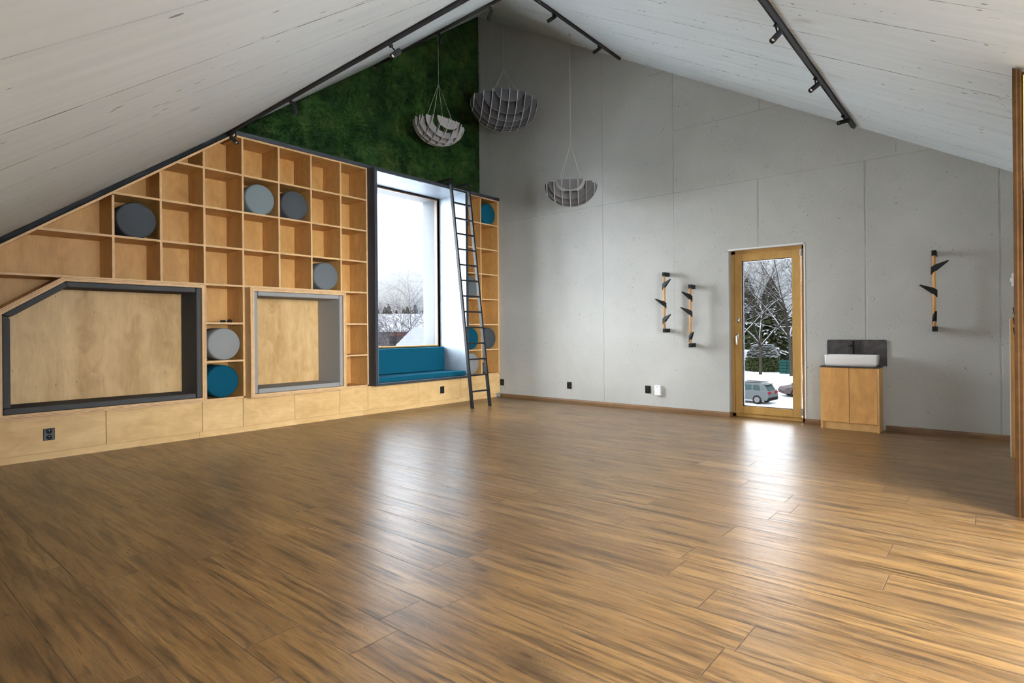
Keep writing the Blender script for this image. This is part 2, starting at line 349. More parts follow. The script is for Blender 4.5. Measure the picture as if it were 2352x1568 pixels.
# ------------------------------------------------------------ mesh helpers
class MB:
    def __init__(s): s.v = []; s.f = []; s.m = []; s.sm = []
    def quadface(s, pts, mi=0, smooth=False):
        k = len(s.v); s.v += [tuple(p) for p in pts]; s.f.append(tuple(range(k, k + len(pts)))); s.m.append(mi); s.sm.append(smooth)
    def box(s, x0, x1, y0, y1, z0, z1, mi=0):
        k = len(s.v)
        s.v += [(x, y, z) for x in (x0, x1) for y in (y0, y1) for z in (z0, z1)]
        for f in ((0, 1, 3, 2), (4, 6, 7, 5), (0, 4, 5, 1), (2, 3, 7, 6), (0, 2, 6, 4), (1, 5, 7, 3)):
            s.f.append(tuple(k + i for i in f)); s.m.append(mi); s.sm.append(False)
        return s
    def prism(s, poly, x0, x1, mi=0, axis='x'):
        """poly: list of (a,b); extruded along axis"""
        P = {'x': lambda a, b, t: (t, a, b), 'y': lambda a, b, t: (a, t, b), 'z': lambda a, b, t: (a, b, t)}[axis]
        n = len(poly); k = len(s.v)
        s.v += [P(a, b, x0) for a, b in poly] + [P(a, b, x1) for a, b in poly]
        s.f.append(tuple(k + i for i in range(n))[::-1]); s.m.append(mi); s.sm.append(False)
        s.f.append(tuple(k + n + i for i in range(n))); s.m.append(mi); s.sm.append(False)
        for i in range(n):
            j = (i + 1) % n
            s.f.append((k + i, k + j, k + n + j, k + n + i)); s.m.append(mi); s.sm.append(False)
        return s
    def tube(s, a, b, r, r2=None, seg=12, mi=0, caps=True, smooth=True):
        a = Vector(a); b = Vector(b); r2 = r if r2 is None else r2
        d = (b - a).normalized(); u = d.orthogonal().normalized(); w_ = d.cross(u); k = len(s.v)
        for c, rr in ((a, r), (b, r2)):
            for i in range(seg):
                an = 2 * PI * i / seg; s.v.append(tuple(c + (u * math.cos(an) + w_ * math.sin(an)) * rr))
        for i in range(seg):
            j = (i + 1) % seg; s.f.append((k + i, k + j, k + seg + j, k + seg + i)); s.m.append(mi); s.sm.append(smooth)
        if caps:
            s.f.append(tuple(k + i for i in range(seg))[::-1]); s.m.append(mi); s.sm.append(False)
            s.f.append(tuple(k + seg + i for i in range(seg))); s.m.append(mi); s.sm.append(False)
        return s
    def lathe(s, prof, origin, axis, seg=32, mi=0):
        """prof: (r, t) along the axis"""
        o = Vector(origin); d = Vector(axis).normalized(); u = d.orthogonal().normalized(); w_ = d.cross(u); k = len(s.v)
        for r, t_ in prof:
            for i in range(seg):
                an = 2 * PI * i / seg; s.v.append(tuple(o + d * t_ + (u * math.cos(an) + w_ * math.sin(an)) * max(r, 1e-5)))
        for q in range(len(prof) - 1):
            for i in range(seg):
                j = (i + 1) % seg
                s.f.append((k + q * seg + i, k + q * seg + j, k + (q + 1) * seg + j, k + (q + 1) * seg + i)); s.m.append(mi); s.sm.append(True)
        return s
    def path(s, pts, r, seg=8, mi=0):
        for a, b in zip(pts, pts[1:]): s.tube(a, b, r, seg=seg, mi=mi)
        return s
    def build(s, name, mats, parent=None, bevel=0, loc=None):
        me = bpy.data.meshes.new(name); me.from_pydata(s.v, [], s.f)
        for m_ in (mats if isinstance(mats, (list, tuple)) else [mats]): me.materials.append(m_)
        me.polygons.foreach_set('material_index', s.m); me.polygons.foreach_set('use_smooth', s.sm)
        bm = bmesh.new(); bm.from_mesh(me)
        bmesh.ops.recalc_face_normals(bm, faces=bm.faces)
        bm.to_mesh(me); bm.free(); me.update()
        o = bpy.data.objects.new(name, me); C.objects.link(o)
        if loc is not None:
            lv = Vector(loc)
            for q in me.vertices: q.co -= lv
            o.location = lv
        if parent is not None:
            o.parent = parent
            o.matrix_parent_inverse = Matrix.Translation(-parent.location) if parent.rotation_euler.to_quaternion().angle < 1e-6 else parent.matrix_basis.inverted()
        if bevel:
            bv = o.modifiers.new('bevel', 'BEVEL'); bv.width = bevel; bv.segments = 2; bv.limit_method = 'ANGLE'; bv.angle_limit = R_(40)
        return o
def tag(o, label=None, cat=None, group=None, kind=None):
    if label: o['label'] = label
    if cat: o['category'] = cat
    if group: o['group'] = group
    if kind: o['kind'] = kind
    return o
def thing(name, label, cat, loc, group=None):
    o = bpy.data.objects.new(name, None); C.objects.link(o); o.location = loc; o.empty_display_size = .05
    return tag(o, label, cat, group)
def struct(o): o['kind'] = 'structure'; return o
def dup(root, delta, label, group=None):
    r = root.copy(); C.objects.link(r); r.location = root.location + Vector(delta); r['label'] = label
    if group: r['group'] = group
    for ch in list(root.children):
        c = ch.copy(); C.objects.link(c); c.parent = r; c.matrix_parent_inverse = ch.matrix_parent_inverse.copy()
        for gch in list(ch.children):
            d = gch.copy(); C.objects.link(d); d.parent = c; d.matrix_parent_inverse = gch.matrix_parent_inverse.copy()
    return r

# ------------------------------------------------------------ room shell
def zL(x, y): return 6.57 + .729 * y + .0241 * x
def zR(x, y): return 6.56 - .5685 * x
def hip(x): return (6.56 - .5685 * x - 6.57 - .0241 * x) / .729
X1, Y1 = 9.0, -8.2
MB().box(-.4, X1 + .1, Y1 - .1, .45, -.2, 0).build('floor', M['floor']); struct(bpy.data.objects['floor'])
def ceiling_piece(name, poly_xy, zf, mat, holes=()):
    b = MB(); T = .30
    # cut the polygon into x strips so that the roof-light hole can be left out
    xs = sorted(set([p[0] for p in poly_xy] + [h_[0] for h_ in holes] + [h_[1] for h_ in holes]))
    def span(x):
        ys = []
        n = len(poly_xy)
        for i in range(n):
            (xa, ya), (xb, yb) = poly_xy[i], poly_xy[(i + 1) % n]
            if abs(xa - xb) < 1e-9: continue
            if min(xa, xb) - 1e-9 <= x <= max(xa, xb) + 1e-9: ys.append(ya + (yb - ya) * (x - xa) / (xb - xa))
        return min(ys), max(ys)
    for xa, xb in zip(xs, xs[1:]):
        la, ha = span(xa + 1e-6); lb, hb = span(xb - 1e-6)
        bands = [((la, ha), (lb, hb))]
        for (h0, h1, g0, g1) in holes:
            if h0 <= xa + 1e-6 and xb <= h1 + 1e-6: bands = [((la, g0), (lb, g0)), ((g1, ha), (g1, hb))]
        for (a0, a1), (b0, b1) in bands:
            p = [(xa, a0), (xa, a1), (xb, b1), (xb, b0)]
            b.quadface([(x, y, zf(x, y)) for x, y in p]); b.quadface([(x, y, zf(x, y) + T) for x, y in p])
    for (h0, h1, g0, g1) in holes:
        q = [(h0, g0), (h1, g0), (h1, g1), (h0, g1)]
        for i in range(4):
            a, c = q[i], q[(i + 1) % 4]
            b.quadface([(a[0], a[1], zf(*a)), (c[0], c[1], zf(*c)), (c[0], c[1], zf(*c) + T), (a[0], a[1], zf(*a) + T)])
    return struct(b.build(name, mat))
HX = hip(0); H9 = hip(X1)
XW = 7.02
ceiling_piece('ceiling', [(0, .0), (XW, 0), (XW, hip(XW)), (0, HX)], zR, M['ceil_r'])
ceiling_piece('ceiling', [(0, HX), (XW, hip(XW)), (XW, Y1), (0, Y1)], zL, M['ceil_l'])
struct(MB().box(XW, X1 + .2, Y1 - .2, 0, 2.57, 2.75).build('ceiling', M['plaster']))
# gable wall with the window opening
b = MB()
WY0, WY1, WZ0, WZ1 = -2.66, -.985, .875, 3.225
def wall_x(b, y0, y1, z0, z1f, x0=-.36, x1=0):
    b.prism([(y0, z0), (y1, z0), (y1, z1f(y1)), (y0, z1f(y0))], x0, x1)
top = lambda y: zL(0, y) + .05
wall_x(b, Y1, WY0, 0, top); wall_x(b, WY1, .0, 0, top)
wall_x(b, WY0, WY1, 0, lambda y: WZ0); wall_x(b, WY0, WY1, WZ1, top)
struct(b.build('wall_left', M['stucco']))
# concrete wall with the door opening
DX0, DX1, DZ = 4.283, 5.165, 2.10
b = MB(); topr = lambda x: zR(x, 0) + .05
def wall_y(b, x0, x1, z0, zf, y0=0, y1=.36): b.prism([(x0, z0), (x1, z0), (x1, zf(x1)), (x0, zf(x0))], y0, y1, axis='y')
wall_y(b, -.36, DX0, 0, topr); wall_y(b, DX1, X1, 0, topr); wall_y(b, DX0, DX1, DZ, topr)
for hx, hz in [(2.506, 3.428), (2.961, 2.381), (2.956, 1.836), (2.952, 1.395), (1.987, 2.369), (1.981, 1.828), (1.977, 1.393), (4.099, 2.99),
               (4.173, 2.404), (4.174, 1.856), (4.164, 1.418), (4.106, 3.80), (3.877, 3.80), (3.52, 3.439), (4.70, 2.414), (5.53, 3.0),
               (5.83, 2.40), (5.72, 2.432), (6.83, 1.433), (4.178, .432), (4.75, 3.06), (5.83, 1.42), (5.72, 1.41)]:
    b.lathe([(.0, -.001), (.013, -.0012), (.0165, -.0035), (.020, -.0035), (.024, 0)], (hx, 0, hz), (0, 1, 0), 20)
struct(b.build('wall_far', M['concrete']))
# unseen sides, with windows added to fill the room with light, and the knee wall
b = MB(); b.box(X1, X1 + .2, Y1, -7.8, 0, 2.6); b.box(X1, X1 + .2, -3.2, 0, 0, 2.6); b.box(X1, X1 + .2, -7.8, -3.2, 0, .5); b.box(X1, X1 + .2, -7.8, -3.2, 2.35, 2.6)
struct(b.build('wall_side', M['plaster']))
wn2 = struct(bpy.data.objects.new('added_window_2', None)); C.objects.link(wn2); wn2.location = (X1, -4.45, .9)  # unseen window added to fill the room with light from the side
b = MB(); b.box(X1 + .05, X1 + .10, -7.8, -7.75, .5, 2.35); b.box(X1 + .05, X1 + .10, -3.25, -3.2, .5, 2.35); b.box(X1 + .05, X1 + .10, -7.75, -3.25, .5, .55); b.box(X1 + .05, X1 + .10, -7.75, -3.25, 2.3, 2.35); b.build('window_frame', M['frame_wood'], wn2)
MB().box(X1 + .07, X1 + .08, -7.75, -3.25, .55, 2.30).build('pane', M['glass_side'], wn2)
b = MB(); b.box(-.36, 7.4, Y1 - .2, Y1, 0, 1.0); b.box(7.1, 7.4, Y1 - .2, Y1, 1.0, 2.6); b.box(8.6, X1 + .2, Y1 - .2, Y1, 0, 2.6); b.box(7.4, 8.6, Y1 - .2, Y1, 0, .9); b.box(7.4, 8.6, Y1 - .2, Y1, 2.2, 2.6)
struct(b.build('wall_near', M['plaster']))
wn3 = struct(bpy.data.objects.new('added_window_3', None)); C.objects.link(wn3); wn3.location = (8.0, Y1 - .1, .9)  # unseen window added behind the camera for fill light
MB().box(7.4, 8.6, Y1 - .11, Y1 - .10, .9, 2.2).build('pane', M['glass_end'], wn3)
MBc = MB(); MBc.prism([(Y1, zL(XW, Y1)), (hip(XW), zL(XW, hip(XW))), (hip(XW), 2.60), (Y1, 2.60)], XW, XW + .1); struct(MBc.build('wall_cheek', M['plaster']))
struct(MB().box(7.02, 7.14, -2.86, 0, 0, 2.50).build('wall_right', M['plaster']))
b = MB().box(7.14, X1, -2.90, -2.80, 0, 2.569); struct(b.build('wall_right', M['plaster']))
# skirting
b = MB()
for x0, x1 in ((.46, DX0), (DX1, 5.385), (5.95, 7.02)):
    b.prism([(0, 0), (-.016, 0), (-.016, .035), (-.010, .052), (-.004, .056), (0, .056)], x0, x1)
b.box(4.283, 4.293, -.014, .098, 0, .056); b.box(5.155, 5.165, -.014, .098, 0, .056)
struct(b.build('baseboard_far', M['skirting']))
struct(MB().box(6.985, 7.02, -2.85, -2.2, 0, .10).build('baseboard_right', M['plaster']))

# ------------------------------------------------------------ window
b = MB(); fy0, fy1, fz0, fz1 = -2.66, -.955, .872, 3.226; fw = .045
win = struct(bpy.data.objects.new('window_1', None)); C.objects.link(win); win.location = (-.03, -1.8, .872)
b.box(-.065, 0, fy1 - fw, fy1 + .02, fz0, fz1); b.box(-.065, 0, fy0, fy0 + fw, fz0, fz1)
b.box(-.065, 0, fy0, fy1, fz1 - .022, fz1 + .02)
b.build('window_frame', M['frame_wood_dark'], win, .004)
MB().box(-.065, .0, fy0, fy1, fz0 - .01, fz0 + .022).build('window_sill', M['frame_wood'], win, .003)
MB().box(-.045, -.035, fy0 + .02, fy1 - .02, fz0 + .01, fz1 - .01).build('pane', M['glass'], win)

# ------------------------------------------------------------ door
door = struct(bpy.data.objects.new('door_1', None)); C.objects.link(door); door.location = (4.72, .1, 0)
b = MB(); f0, f1 = DX0, DX1
b.box(f0, f0 + .052, .10, .17, 0, DZ); b.box(f1 - .06, f1, .10, .17, 0, DZ); b.box(f0, f1, .10, .17, DZ - .055, DZ); b.box(f0, f1, .10, .17, 0, .045)
b.build('door_frame', M['frame_wood'], door, .004)
MB().box(DX1 - .012, DX1 + .002, -.004, .10, .056, DZ + .004).build('reveal_bead', M['plaster'], door)
MB().box(DX0 - .002, DX1, -.004, .10, DZ - .014, DZ + .004).build('reveal_bead', M['plaster'], door)
lx0, lx1, lz0, lz1 = 4.330, 5.092, .046, 2.048; g0, g1, gz0, gz1 = 4.418, 5.004, .138, 1.952
b = MB()
for q in ((lx0, g0, lz0, lz1), (g1, lx1, lz0, lz1), (g0, g1, lz0, gz0), (g0, g1, gz1, lz1)): b.box(q[0], q[1], .082, .150, q[2], q[3])
leaf = b.build('door_leaf', M['frame_wood'], door, .004)
b = MB()
for q in ((g0, g0 + .012, gz0, gz1), (g1 - .004, g1, gz0, gz1), (g0, g1, gz0, gz0 + .008), (g0, g1, gz1 - .008, gz1)): b.box(q[0], q[1], .092, .135, q[2], q[3])
b.build('glazing_seal', M['gasket'], door)
MB().box(g0, g1, .110, .120, gz0, gz1).build('pane', M['glass_door'], door)
b = MB(); b.box(4.353, 4.378, .070, .082, .985, 1.045); b.tube((4.366, .082, 1.02), (4.366, .035, 1.02), .009); b.path([(4.366, .038, 1.022), (4.366, .030, 1.0), (4.366, .030, .905)], .010)
tag(b.build('door_handle', M['steel'], door, .002), 'brushed metal lever turned down')
b = MB(); b.box(4.360, 4.388, .072, .082, 1.185, 1.250); b.box(4.370, 4.378, .066, .074, 1.205, 1.225); tag(b.build('lock_plate', M['steel'], door, .002), 'small metal lock plate')
for hz in (1.955, .075): tag(MB().box(5.096, 5.116, .066, .100, hz, hz + .085).build('hinge', M['steel'], door, .003), 'metal hinge cover')

# ------------------------------------------------------------ plywood shelving
V = [-5.561, -5.150, -4.735, -4.325, -3.900, -3.485, -3.070, -2.672]
RW = [3.284, 2.864, 2.451, 2.038, 1.628, 1.213, .802, .396]
FX, BX, PT = .446, .060, .020
def zrake(y): return zL(FX, y) - .085
SM = [M['ply'], M['edge_l'], M['edge_d'], M['edge_m']]
def edged(b, poly, x0, x1, across, strips, body=0):
    """board as prism along x whose front edge shows the plies; poly = 4 points, across: 0 -> plies step from edge 01 to edge 32"""
    b.prism(poly, x0, x1 - .002, body)
    p = [Vector((a, c)) for a, c in poly]
    if across: p = [p[1], p[2], p[3], p[0]]
    t0 = 0
    tot = sum(s_[1] for s_ in strips)
    for mi, wd in strips:
        t1 = t0 + wd / tot
        q = [p[0].lerp(p[3], t0), p[1].lerp(p[2], t0), p[1].lerp(p[2], t1), p[0].lerp(p[3], t1)]
        b.prism([tuple(v_) for v_ in q], x1 - .002, x1, mi); t0 = t1
    return b
THIN = [(1, 1), (3, .6), (1, 1), (3, .6), (1, 1)]
def vboard(parent, y, z0, z1, x1=FX, z1b=None, name='divider'):
    h = PT / 2; zb = z1 if z1b is None else z1b
    return edged(MB(), [(y - h, z0), (y + h, z0), (y + h, zb), (y - h, z1)], BX, x1, 1, THIN).build(name, SM, parent)
def hboard(parent, z, y0, y1, cut=0, name='shelf_board'):
    h = PT / 2
    return edged(MB(), [(yrake(z - h) if cut else y0, z - h), (y1, z - h), (y1, z + h), (yrake(z + h) if cut else y0, z + h)], BX, FX, 0, THIN).build(name, SM, parent)
YL = -6.95
sh = thing('shelving_unit', 'wide birch plywood shelf wall with square cells under the left sloping ceiling', 'shelf', (BX, -4.6, 0))
# back panel
b = MB(); yk = (RW[0] + .085 - 6.57 - .0107) / .729
b.prism([(YL, .39), (V[7], .39), (V[7], RW[0]), (yk, RW[0]), (YL, zrake(YL))], BX - .012, BX); b.build('back_panel', M['ply'], sh)
def yrake(z): return (z + .085 - 6.57 - .0107) / .729
for i, (zb, zt) in enumerate([(1.638, zrake(V[0]) - .01), (1.638, zrake(V[1]) - .01), (.405, zrake(V[2]) - .01)]): vboard(sh, V[i], zb, zt)
for i in (3,): vboard(sh, V[i], .405, RW[0] - .01)
for i in (4, 5): vboard(sh, V[i], RW[4] + .01, RW[0] - .01)
vboard(sh, V[6], .405, RW[0] - .01); vboard(sh, V[7], .405, RW[0] - .01)
def row_segments(z, ys):
    for k_, (a, c) in enumerate(zip(ys, ys[1:])): hboard(sh, z, a + PT / 2, c - PT / 2, cut=(k_ == 0 and z > RW[4]))
hboard(sh, RW[0], yk + .02, V[7] + PT / 2, name='top_board')
row_segments(RW[1], [yrake(RW[1]) + .03] + V[2:]); row_segments(RW[2], [yrake(RW[2]) + .02] + V[1:]) 
row_segments(RW[3], [yrake(RW[3]) + .03] + V)
hboard(sh, RW[4], YL, V[2] - PT / 2); row_segments(RW[4], [V[2], V[3], V[6], V[7]])
for z in RW[5:7]: hboard(sh, z, V[2] + PT / 2, V[3] - PT / 2); hboard(sh, z, V[6] + PT / 2, V[7] - PT / 2)
hboard(sh, RW[7], V[2] + PT / 2, V[3] - PT / 2, name='bottom_board'); hboard(sh, RW[7], V[6] + PT / 2, V[7] - PT / 2, name='bottom_board')
# raking top board and the dark shadow strip above it
edged(MB(), [(YL, zrake(YL)), (yk, zrake(yk)), (yk, zrake(yk) + .024), (YL, zrake(YL) + .024)], BX, FX + .004, 0, THIN).build('sloped_top_board', SM, sh)
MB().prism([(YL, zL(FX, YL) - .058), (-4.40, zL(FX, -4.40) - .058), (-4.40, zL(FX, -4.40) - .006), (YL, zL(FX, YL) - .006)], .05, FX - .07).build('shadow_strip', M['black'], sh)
# narrow bay right of the window box
sr = thing('shelving_unit', 'narrow two-column birch plywood shelf tower in the corner, behind the black ladder', 'shelf', (BX, -.45, 0))
VR = [-.880, -.451, -.030]
MB().box(BX - .012, BX, VR[0], 0, .39, 3.29).build('back_panel', M['ply'], sr)
for y in VR: vboard(sr, y, .405, 3.274)
for z in RW:
    for a, c in zip(VR, VR[1:]): hboard(sr, z, a + PT / 2, c - PT / 2)
# filler to the wall
MB().box(BX, FX - .003, VR[2] + PT / 2, -.001, .39, 3.294).build('filler_strip', M['ply_face'], sr)
# dark ledge along the top of it all
b = MB(); b.box(.0, FX + .014, -4.40, -2.66, 3.295, 3.340); b.box(.0, FX + .014, -2.66, -.91, 3.287, 3.340); b.box(.0, FX + .014, -.91, -.001, 3.295, 3.340)
tag(b.build('ledge_board', M['anthracite']), 'long anthracite ledge board running along the top of the plywood shelves', 'ledge')

# base cabinet
base = thing('base_cabinet', 'long low birch plywood base cabinet beneath the shelves and window seat', 'cabinet', (BX, -3.5, 0))
MB().box(BX, .426, YL, -.02, .072, .386).build('carcass', M['ply_face'], base)
seams = [YL, -5.633, -4.770, -4.342, -3.723, -3.109, -2.676, -1.790, -.937, -.012]
for a, c in zip(seams, seams[1:]): MB().box(.4265, .446, a + .0025, c - .0025, .070, .3845).build('drawer_front', M['ply_pale'], base, .001)
MB().box(.426, .4262, YL, -.02, .07, .3845).build('shadow_gap', M['frame_wood_dark'], base)
for a, c in ((YL, -4.785), (-4.783, -2.72), (-2.718, -.95), (-.948, -.055)): MB().box(.30, .405, a, c, 0, .068).build('toe_kick', M['ply_pale'], base)

# ------------------------------------------------------------ reading nooks
NICHE = [(1, 1), (2, .9), (1, 1.2), (2, .8), (1, 1.1), (3, .7), (1, 1)]
def soft(b, name, mat, parent, bev=.012): return b.build(name, mat, parent, bev)
n1 = thing('reading_nook', 'large plywood reading nook with a chamfered corner and charcoal felt padding', 'reading nook', (.08, -5.6, .385))
t = .042; x0, x1 = .062, .500
A, B_, Cc, D_, E_ = (-4.745, .388), (-4.745, 1.626), (-5.955, 1.626), (-6.420, 1.300), (-6.420, .388)
Ai, Bi, Ci, Di, Ei = (-4.787, .430), (-4.787, 1.584), (-5.942, 1.584), (-6.378, 1.278), (-6.378, .430)
SN = [M['ply_face'], M['edge_l'], M['edge_d'], M['edge_m']]
edged(MB(), [Ai, A, B_, Bi], x0, x1, 1, NICHE).build('side_board', SN, n1)
edged(MB(), [Bi, B_, Cc, Ci], x0, x1, 1, NICHE).build('top_board', SN, n1)
edged(MB(), [Ci, Cc, D_, Di], x0, x1, 1, NICHE).build('sloped_board', SN, n1)
edged(MB(), [Di, D_, E_, Ei], x0, x1, 1, NICHE).build('side_board', SN, n1)
edged(MB(), [Ei, E_, A, Ai], x0, x1, 1, NICHE).build('bottom_board', SN, n1)
MB().prism([Ai, Bi, Ci, Di, Ei], .062, .072).build('back_panel', M['ply_back'], n1)
px0, px1 = .073, .487
soft(MB().prism([(-6.372, .431), (-4.847, .431), (-4.847, .482), (-6.372, .482)], px0, px1), 'seat_pad', M['felt_dark'], n1)
soft(MB().prism([(-4.789, .431), (-4.789, 1.583), (-4.836, 1.583), (-4.836, .431)], px0, px1), 'side_pad', M['felt_dark'], n1)
soft(MB().prism([(-4.842, 1.582), (-4.842, 1.532), (-5.925, 1.532), (-5.940, 1.582)], px0, px1), 'ceiling_pad', M['felt_dark'], n1)
soft(MB().prism([(-5.944, 1.581), (-5.922, 1.535), (-6.320, 1.256), (-6.374, 1.277)], px0, px1), 'sloped_pad', M['felt_dark'], n1)
soft(MB().prism([(-6.376, 1.272), (-6.322, 1.250), (-6.322, .484), (-6.376, .484)], px0, px1), 'side_pad', M['felt_dark'], n1)
n2 = thing('reading_nook', 'smaller square plywood reading nook with light grey felt padding, left of the black window box', 'reading nook', (.08, -3.7, .385))
x1 = .585; Y0, Y1n, Z0, Z1 = -4.315, -3.095, .388, 1.612; t = .040
o4 = [(Y0, Z0), (Y1n, Z0), (Y1n, Z1), (Y0, Z1)]; i4 = [(Y0 + t, Z0 + t), (Y1n - t, Z0 + t), (Y1n - t, Z1 - t), (Y0 + t, Z1 - t)]
for nm, i, j in (('bottom_board', 0, 1), ('side_board', 1, 2), ('top_board', 2, 3), ('side_board', 3, 0)):
    edged(MB(), [i4[i], o4[i], o4[j], i4[j]], x0, x1, 1, NICHE).build(nm, SN, n2)
MB().prism(i4, .062, .072).build('back_panel', M['ply_back'], n2)
px1 = .572; p = .052
soft(MB().box(px0, px1, Y0 + t + .001, Y0 + t + p - .006, Z0 + t + .001, Z1 - t - .001), 'side_pad', M['felt_pale'], n2)
soft(MB().box(px0, px1, Y1n - t - p + .006, Y1n - t - .001, Z0 + t + .001, Z1 - t - .001), 'side_pad', M['felt_pale'], n2)
soft(MB().box(px0, px1, Y0 + t + p, Y1n - t - p, Z0 + t + .001, Z0 + t + .055), 'seat_pad', M['felt_pale'], n2)
soft(MB().box(px0, px1, Y0 + t + p, Y1n - t - p, Z1 - t - .052, Z1 - t - .001), 'ceiling_pad', M['felt_pale'], n2)

# window box with teal seat
wb = thing('window_seat', 'tall black-edged steel window box with a teal upholstered bench inside', 'window seat', (.3, -1.8, .385))
yo0, yo1, zo0, zo1 = -2.658, -.905, .388, 3.285; yi0, yi1, zi0, zi1 = -2.612, -.955, .425, 3.238; bx1 = .600
def ring(b, xa, xb, o_, i_, mi=0):
    (a0, a1, c0, c1), (e0, e1, f0, f1) = o_, i_
    b.box(xa, xb, a0, e0, c0, c1, mi); b.box(xa, xb, e1, a1, c0, c1, mi); b.box(xa, xb, e0, e1, c0, f0, mi); b.box(xa, xb, e0, e1, f1, c1, mi); return b
ring(MB(), .012, bx1, (yo0, yo1, zo0, zo1), (yi0 - .006, yi1 + .006, zi0 - .006, zi1 + .006)).build('box_frame', M['anthracite'], wb, .002)
ring(MB(), .001, bx1 - .004, (yi0 - .006, yi1 + .006, zi0 - .006, zi1 + .006), (yi0, yi1, zi0, zi1)).build('inner_lining', M['box_steel'], wb)
soft(MB().box(.02, .585, yi0 + .004, yi1 - .004, .428, .497), 'seat_cushion', M['felt_teal'], wb, .014)
soft(MB().box(.012, .125, yi0 + .004, yi1 - .02, .499, .862), 'back_cushion', M['felt_teal'], wb, .008)

# ------------------------------------------------------------ moss wall
def moss():
    b = MB(); st = .035; r = random.Random(3)
    from mathutils import noise as nz
    ys = [-.0 - i * st for i in range(0, 126)]; grid = {}
    def top_(y): return zL(.03, y) - .012
    for i, y in enumerate(ys):
        zt = top_(y); n = int((6.5 - 3.345) / st)
        for k in range(n + 1):
            z = 3.345 + k * st
            if z > zt + st: break
            z = min(z, zt)
            q = nz.noise(Vector((y * 9, z * 9, 0))) * .012 + nz.noise(Vector((y * 31, z * 31, 4))) * .010
            e = .012 if (i == 0 or z >= zt - .001) else .030 + q
            grid[(i, k)] = len(b.v); b.v.append((e, y - .004 + (r.uniform(-.006, .006) if 0 < i else r.uniform(-.012, .0)), z))
            if z >= zt: break
    for (i, k) in list(grid):
        q = [(i, k), (i + 1, k), (i + 1, k + 1), (i, k + 1)]
        if all(c in grid for c in q): b.f.append(tuple(grid[c] for c in q)); b.m.append(0); b.sm.append(True)
        elif all(c in grid for c in (q[0], q[1], q[3])): b.f.append((grid[q[0]], grid[q[1]], grid[q[3]])); b.m.append(0); b.sm.append(True)
    # tufts
    for _ in range(15000):
        y = -.022 - r.random() * 4.34; z = 3.345 + r.random() * (top_(y) - 3.345)
        if top_(y) < 3.36: continue
        c = Vector((.026, y - .004, z)); s_ = r.uniform(.010, .024)
        for _k in range(2):
            d = Vector((r.uniform(.5, 1), r.uniform(-1, 1), r.uniform(-1, 1))).normalized() * s_
            u = d.orthogonal().normalized() * s_ * .45
            b.quadface([c - u, c + u, c + d])
            if b.v[-1][2] > top_(y): b.v[-1] = (b.v[-1][0], b.v[-1][1], top_(y))
    return b.build('moss_panel', M['moss'])
tag(moss(), 'dark green preserved moss panel filling the gable above the shelves', 'moss wall')

# ------------------------------------------------------------ ladder
def ladder():
    top1, top0 = (.700, 3.362), (1.112, .0)
    yl, yr = -1.372, -1.000
    ld = thing('ladder', 'tall black metal ladder leaning on the window box, hooked over its top', 'ladder', (1.11, -1.19, 0))
    dx = (top1[0] - top0[0]) / 3.362
    X = lambda z: top0[0] + dx * z
    for y in (yl, yr):
        b = MB(); hw = .017
        k = [(X(0) - .024, 0), (X(0) + .024, 0), (X(3.36) + .024, 3.362), (X(3.36) - .024, 3.362)]
        b.prism(k, y - hw / 1.2, y + hw / 1.2, axis='y'); b.build('rail', M['black'], ld, .003)
        b = MB(); b.box(.27, X(3.36) + .02, y - .018, y + .018, 3.342, 3.366)
        b.build('hook', M['black'], ld, .003)
    for i in range(14):
        z = .236 + i * .2310
        b = MB(); b.box(X(z) - .016, X(z) + .016, yl, yr, z - .011, z + .011); b.build('rung', M['black'], ld, .003)
    b = MB(); b.box(.42, .455, yl, yr, 3.345, 3.363); b.build('cross_bar', M['black'], ld, .003)
ladder()

# ------------------------------------------------------------ felt drums
def drum(name, r, depth, mat, label, loc, group='felt drum stools in the shelf cells'):
    # lies on its side, flat face to the room
    prof = [(0, 0), (r * .90, 0), (r * .965, .006), (r, .022), (r, depth - .022), (r * .965, depth - .006), (r * .90, depth), (0, depth)]
    b = MB().lathe(prof, (loc[0] - depth, loc[1], loc[2]), (1, 0, 0), 48)
    return tag(b.build(name, mat, loc=loc), label, 'stool', group)
DR = .176; xf = .405
def cell(y, row): return (xf, y, RW[row] + .010 + DR)
drum('drum_stool', DR, .335, M['felt_navy'], 'dark blue-grey drum stool in the leftmost filled cell, under the ceiling slope', cell(-5.350, 3))
drum('drum_stool', DR, .335, M['felt_sky'], 'pale blue-grey drum stool high up, left neighbour of a darker one', cell(-4.105, 2))
drum('drum_stool', DR, .335, M['felt_navy'], 'dark slate drum stool high up, right beside a pale blue-grey one', cell(-3.680, 2))
drum('drum_stool', DR, .335, M['felt_mid'], 'mid grey drum stool in the cell just above the light grey nook', cell(-3.262, 4))
drum('drum_stool', DR, .335, M['felt_ash'], 'light ash grey drum stool between the two nooks, above a teal one', cell(-4.520, 6))
drum('drum_stool', DR, .335, M['felt_teal'], 'teal drum stool between the two nooks, in the bottom cell', cell(-4.540, 7))
drum('drum_stool', DR, .335, M['felt_teal'], 'dark teal drum stool in the top corner cell of the narrow tower', (.405, -.222, RW[1] + .010 + DR))
drum('drum_stool', DR, .335, M['felt_mid'], 'grey drum stool half hidden behind the ladder, at mid height of the tower', (.405, -.655, RW[4] + .010 + DR))
drum('drum_stool', DR, .335, M['felt_teal'], 'teal drum stool behind the ladder, low in the narrow tower', (.405, -.655, RW[6] + .010 + DR))
drum('drum_stool', DR, .335, M['felt_navy'], 'dark grey drum stool low in the tower, right of a teal one', (.405, -.232, RW[6] + .010 + DR))
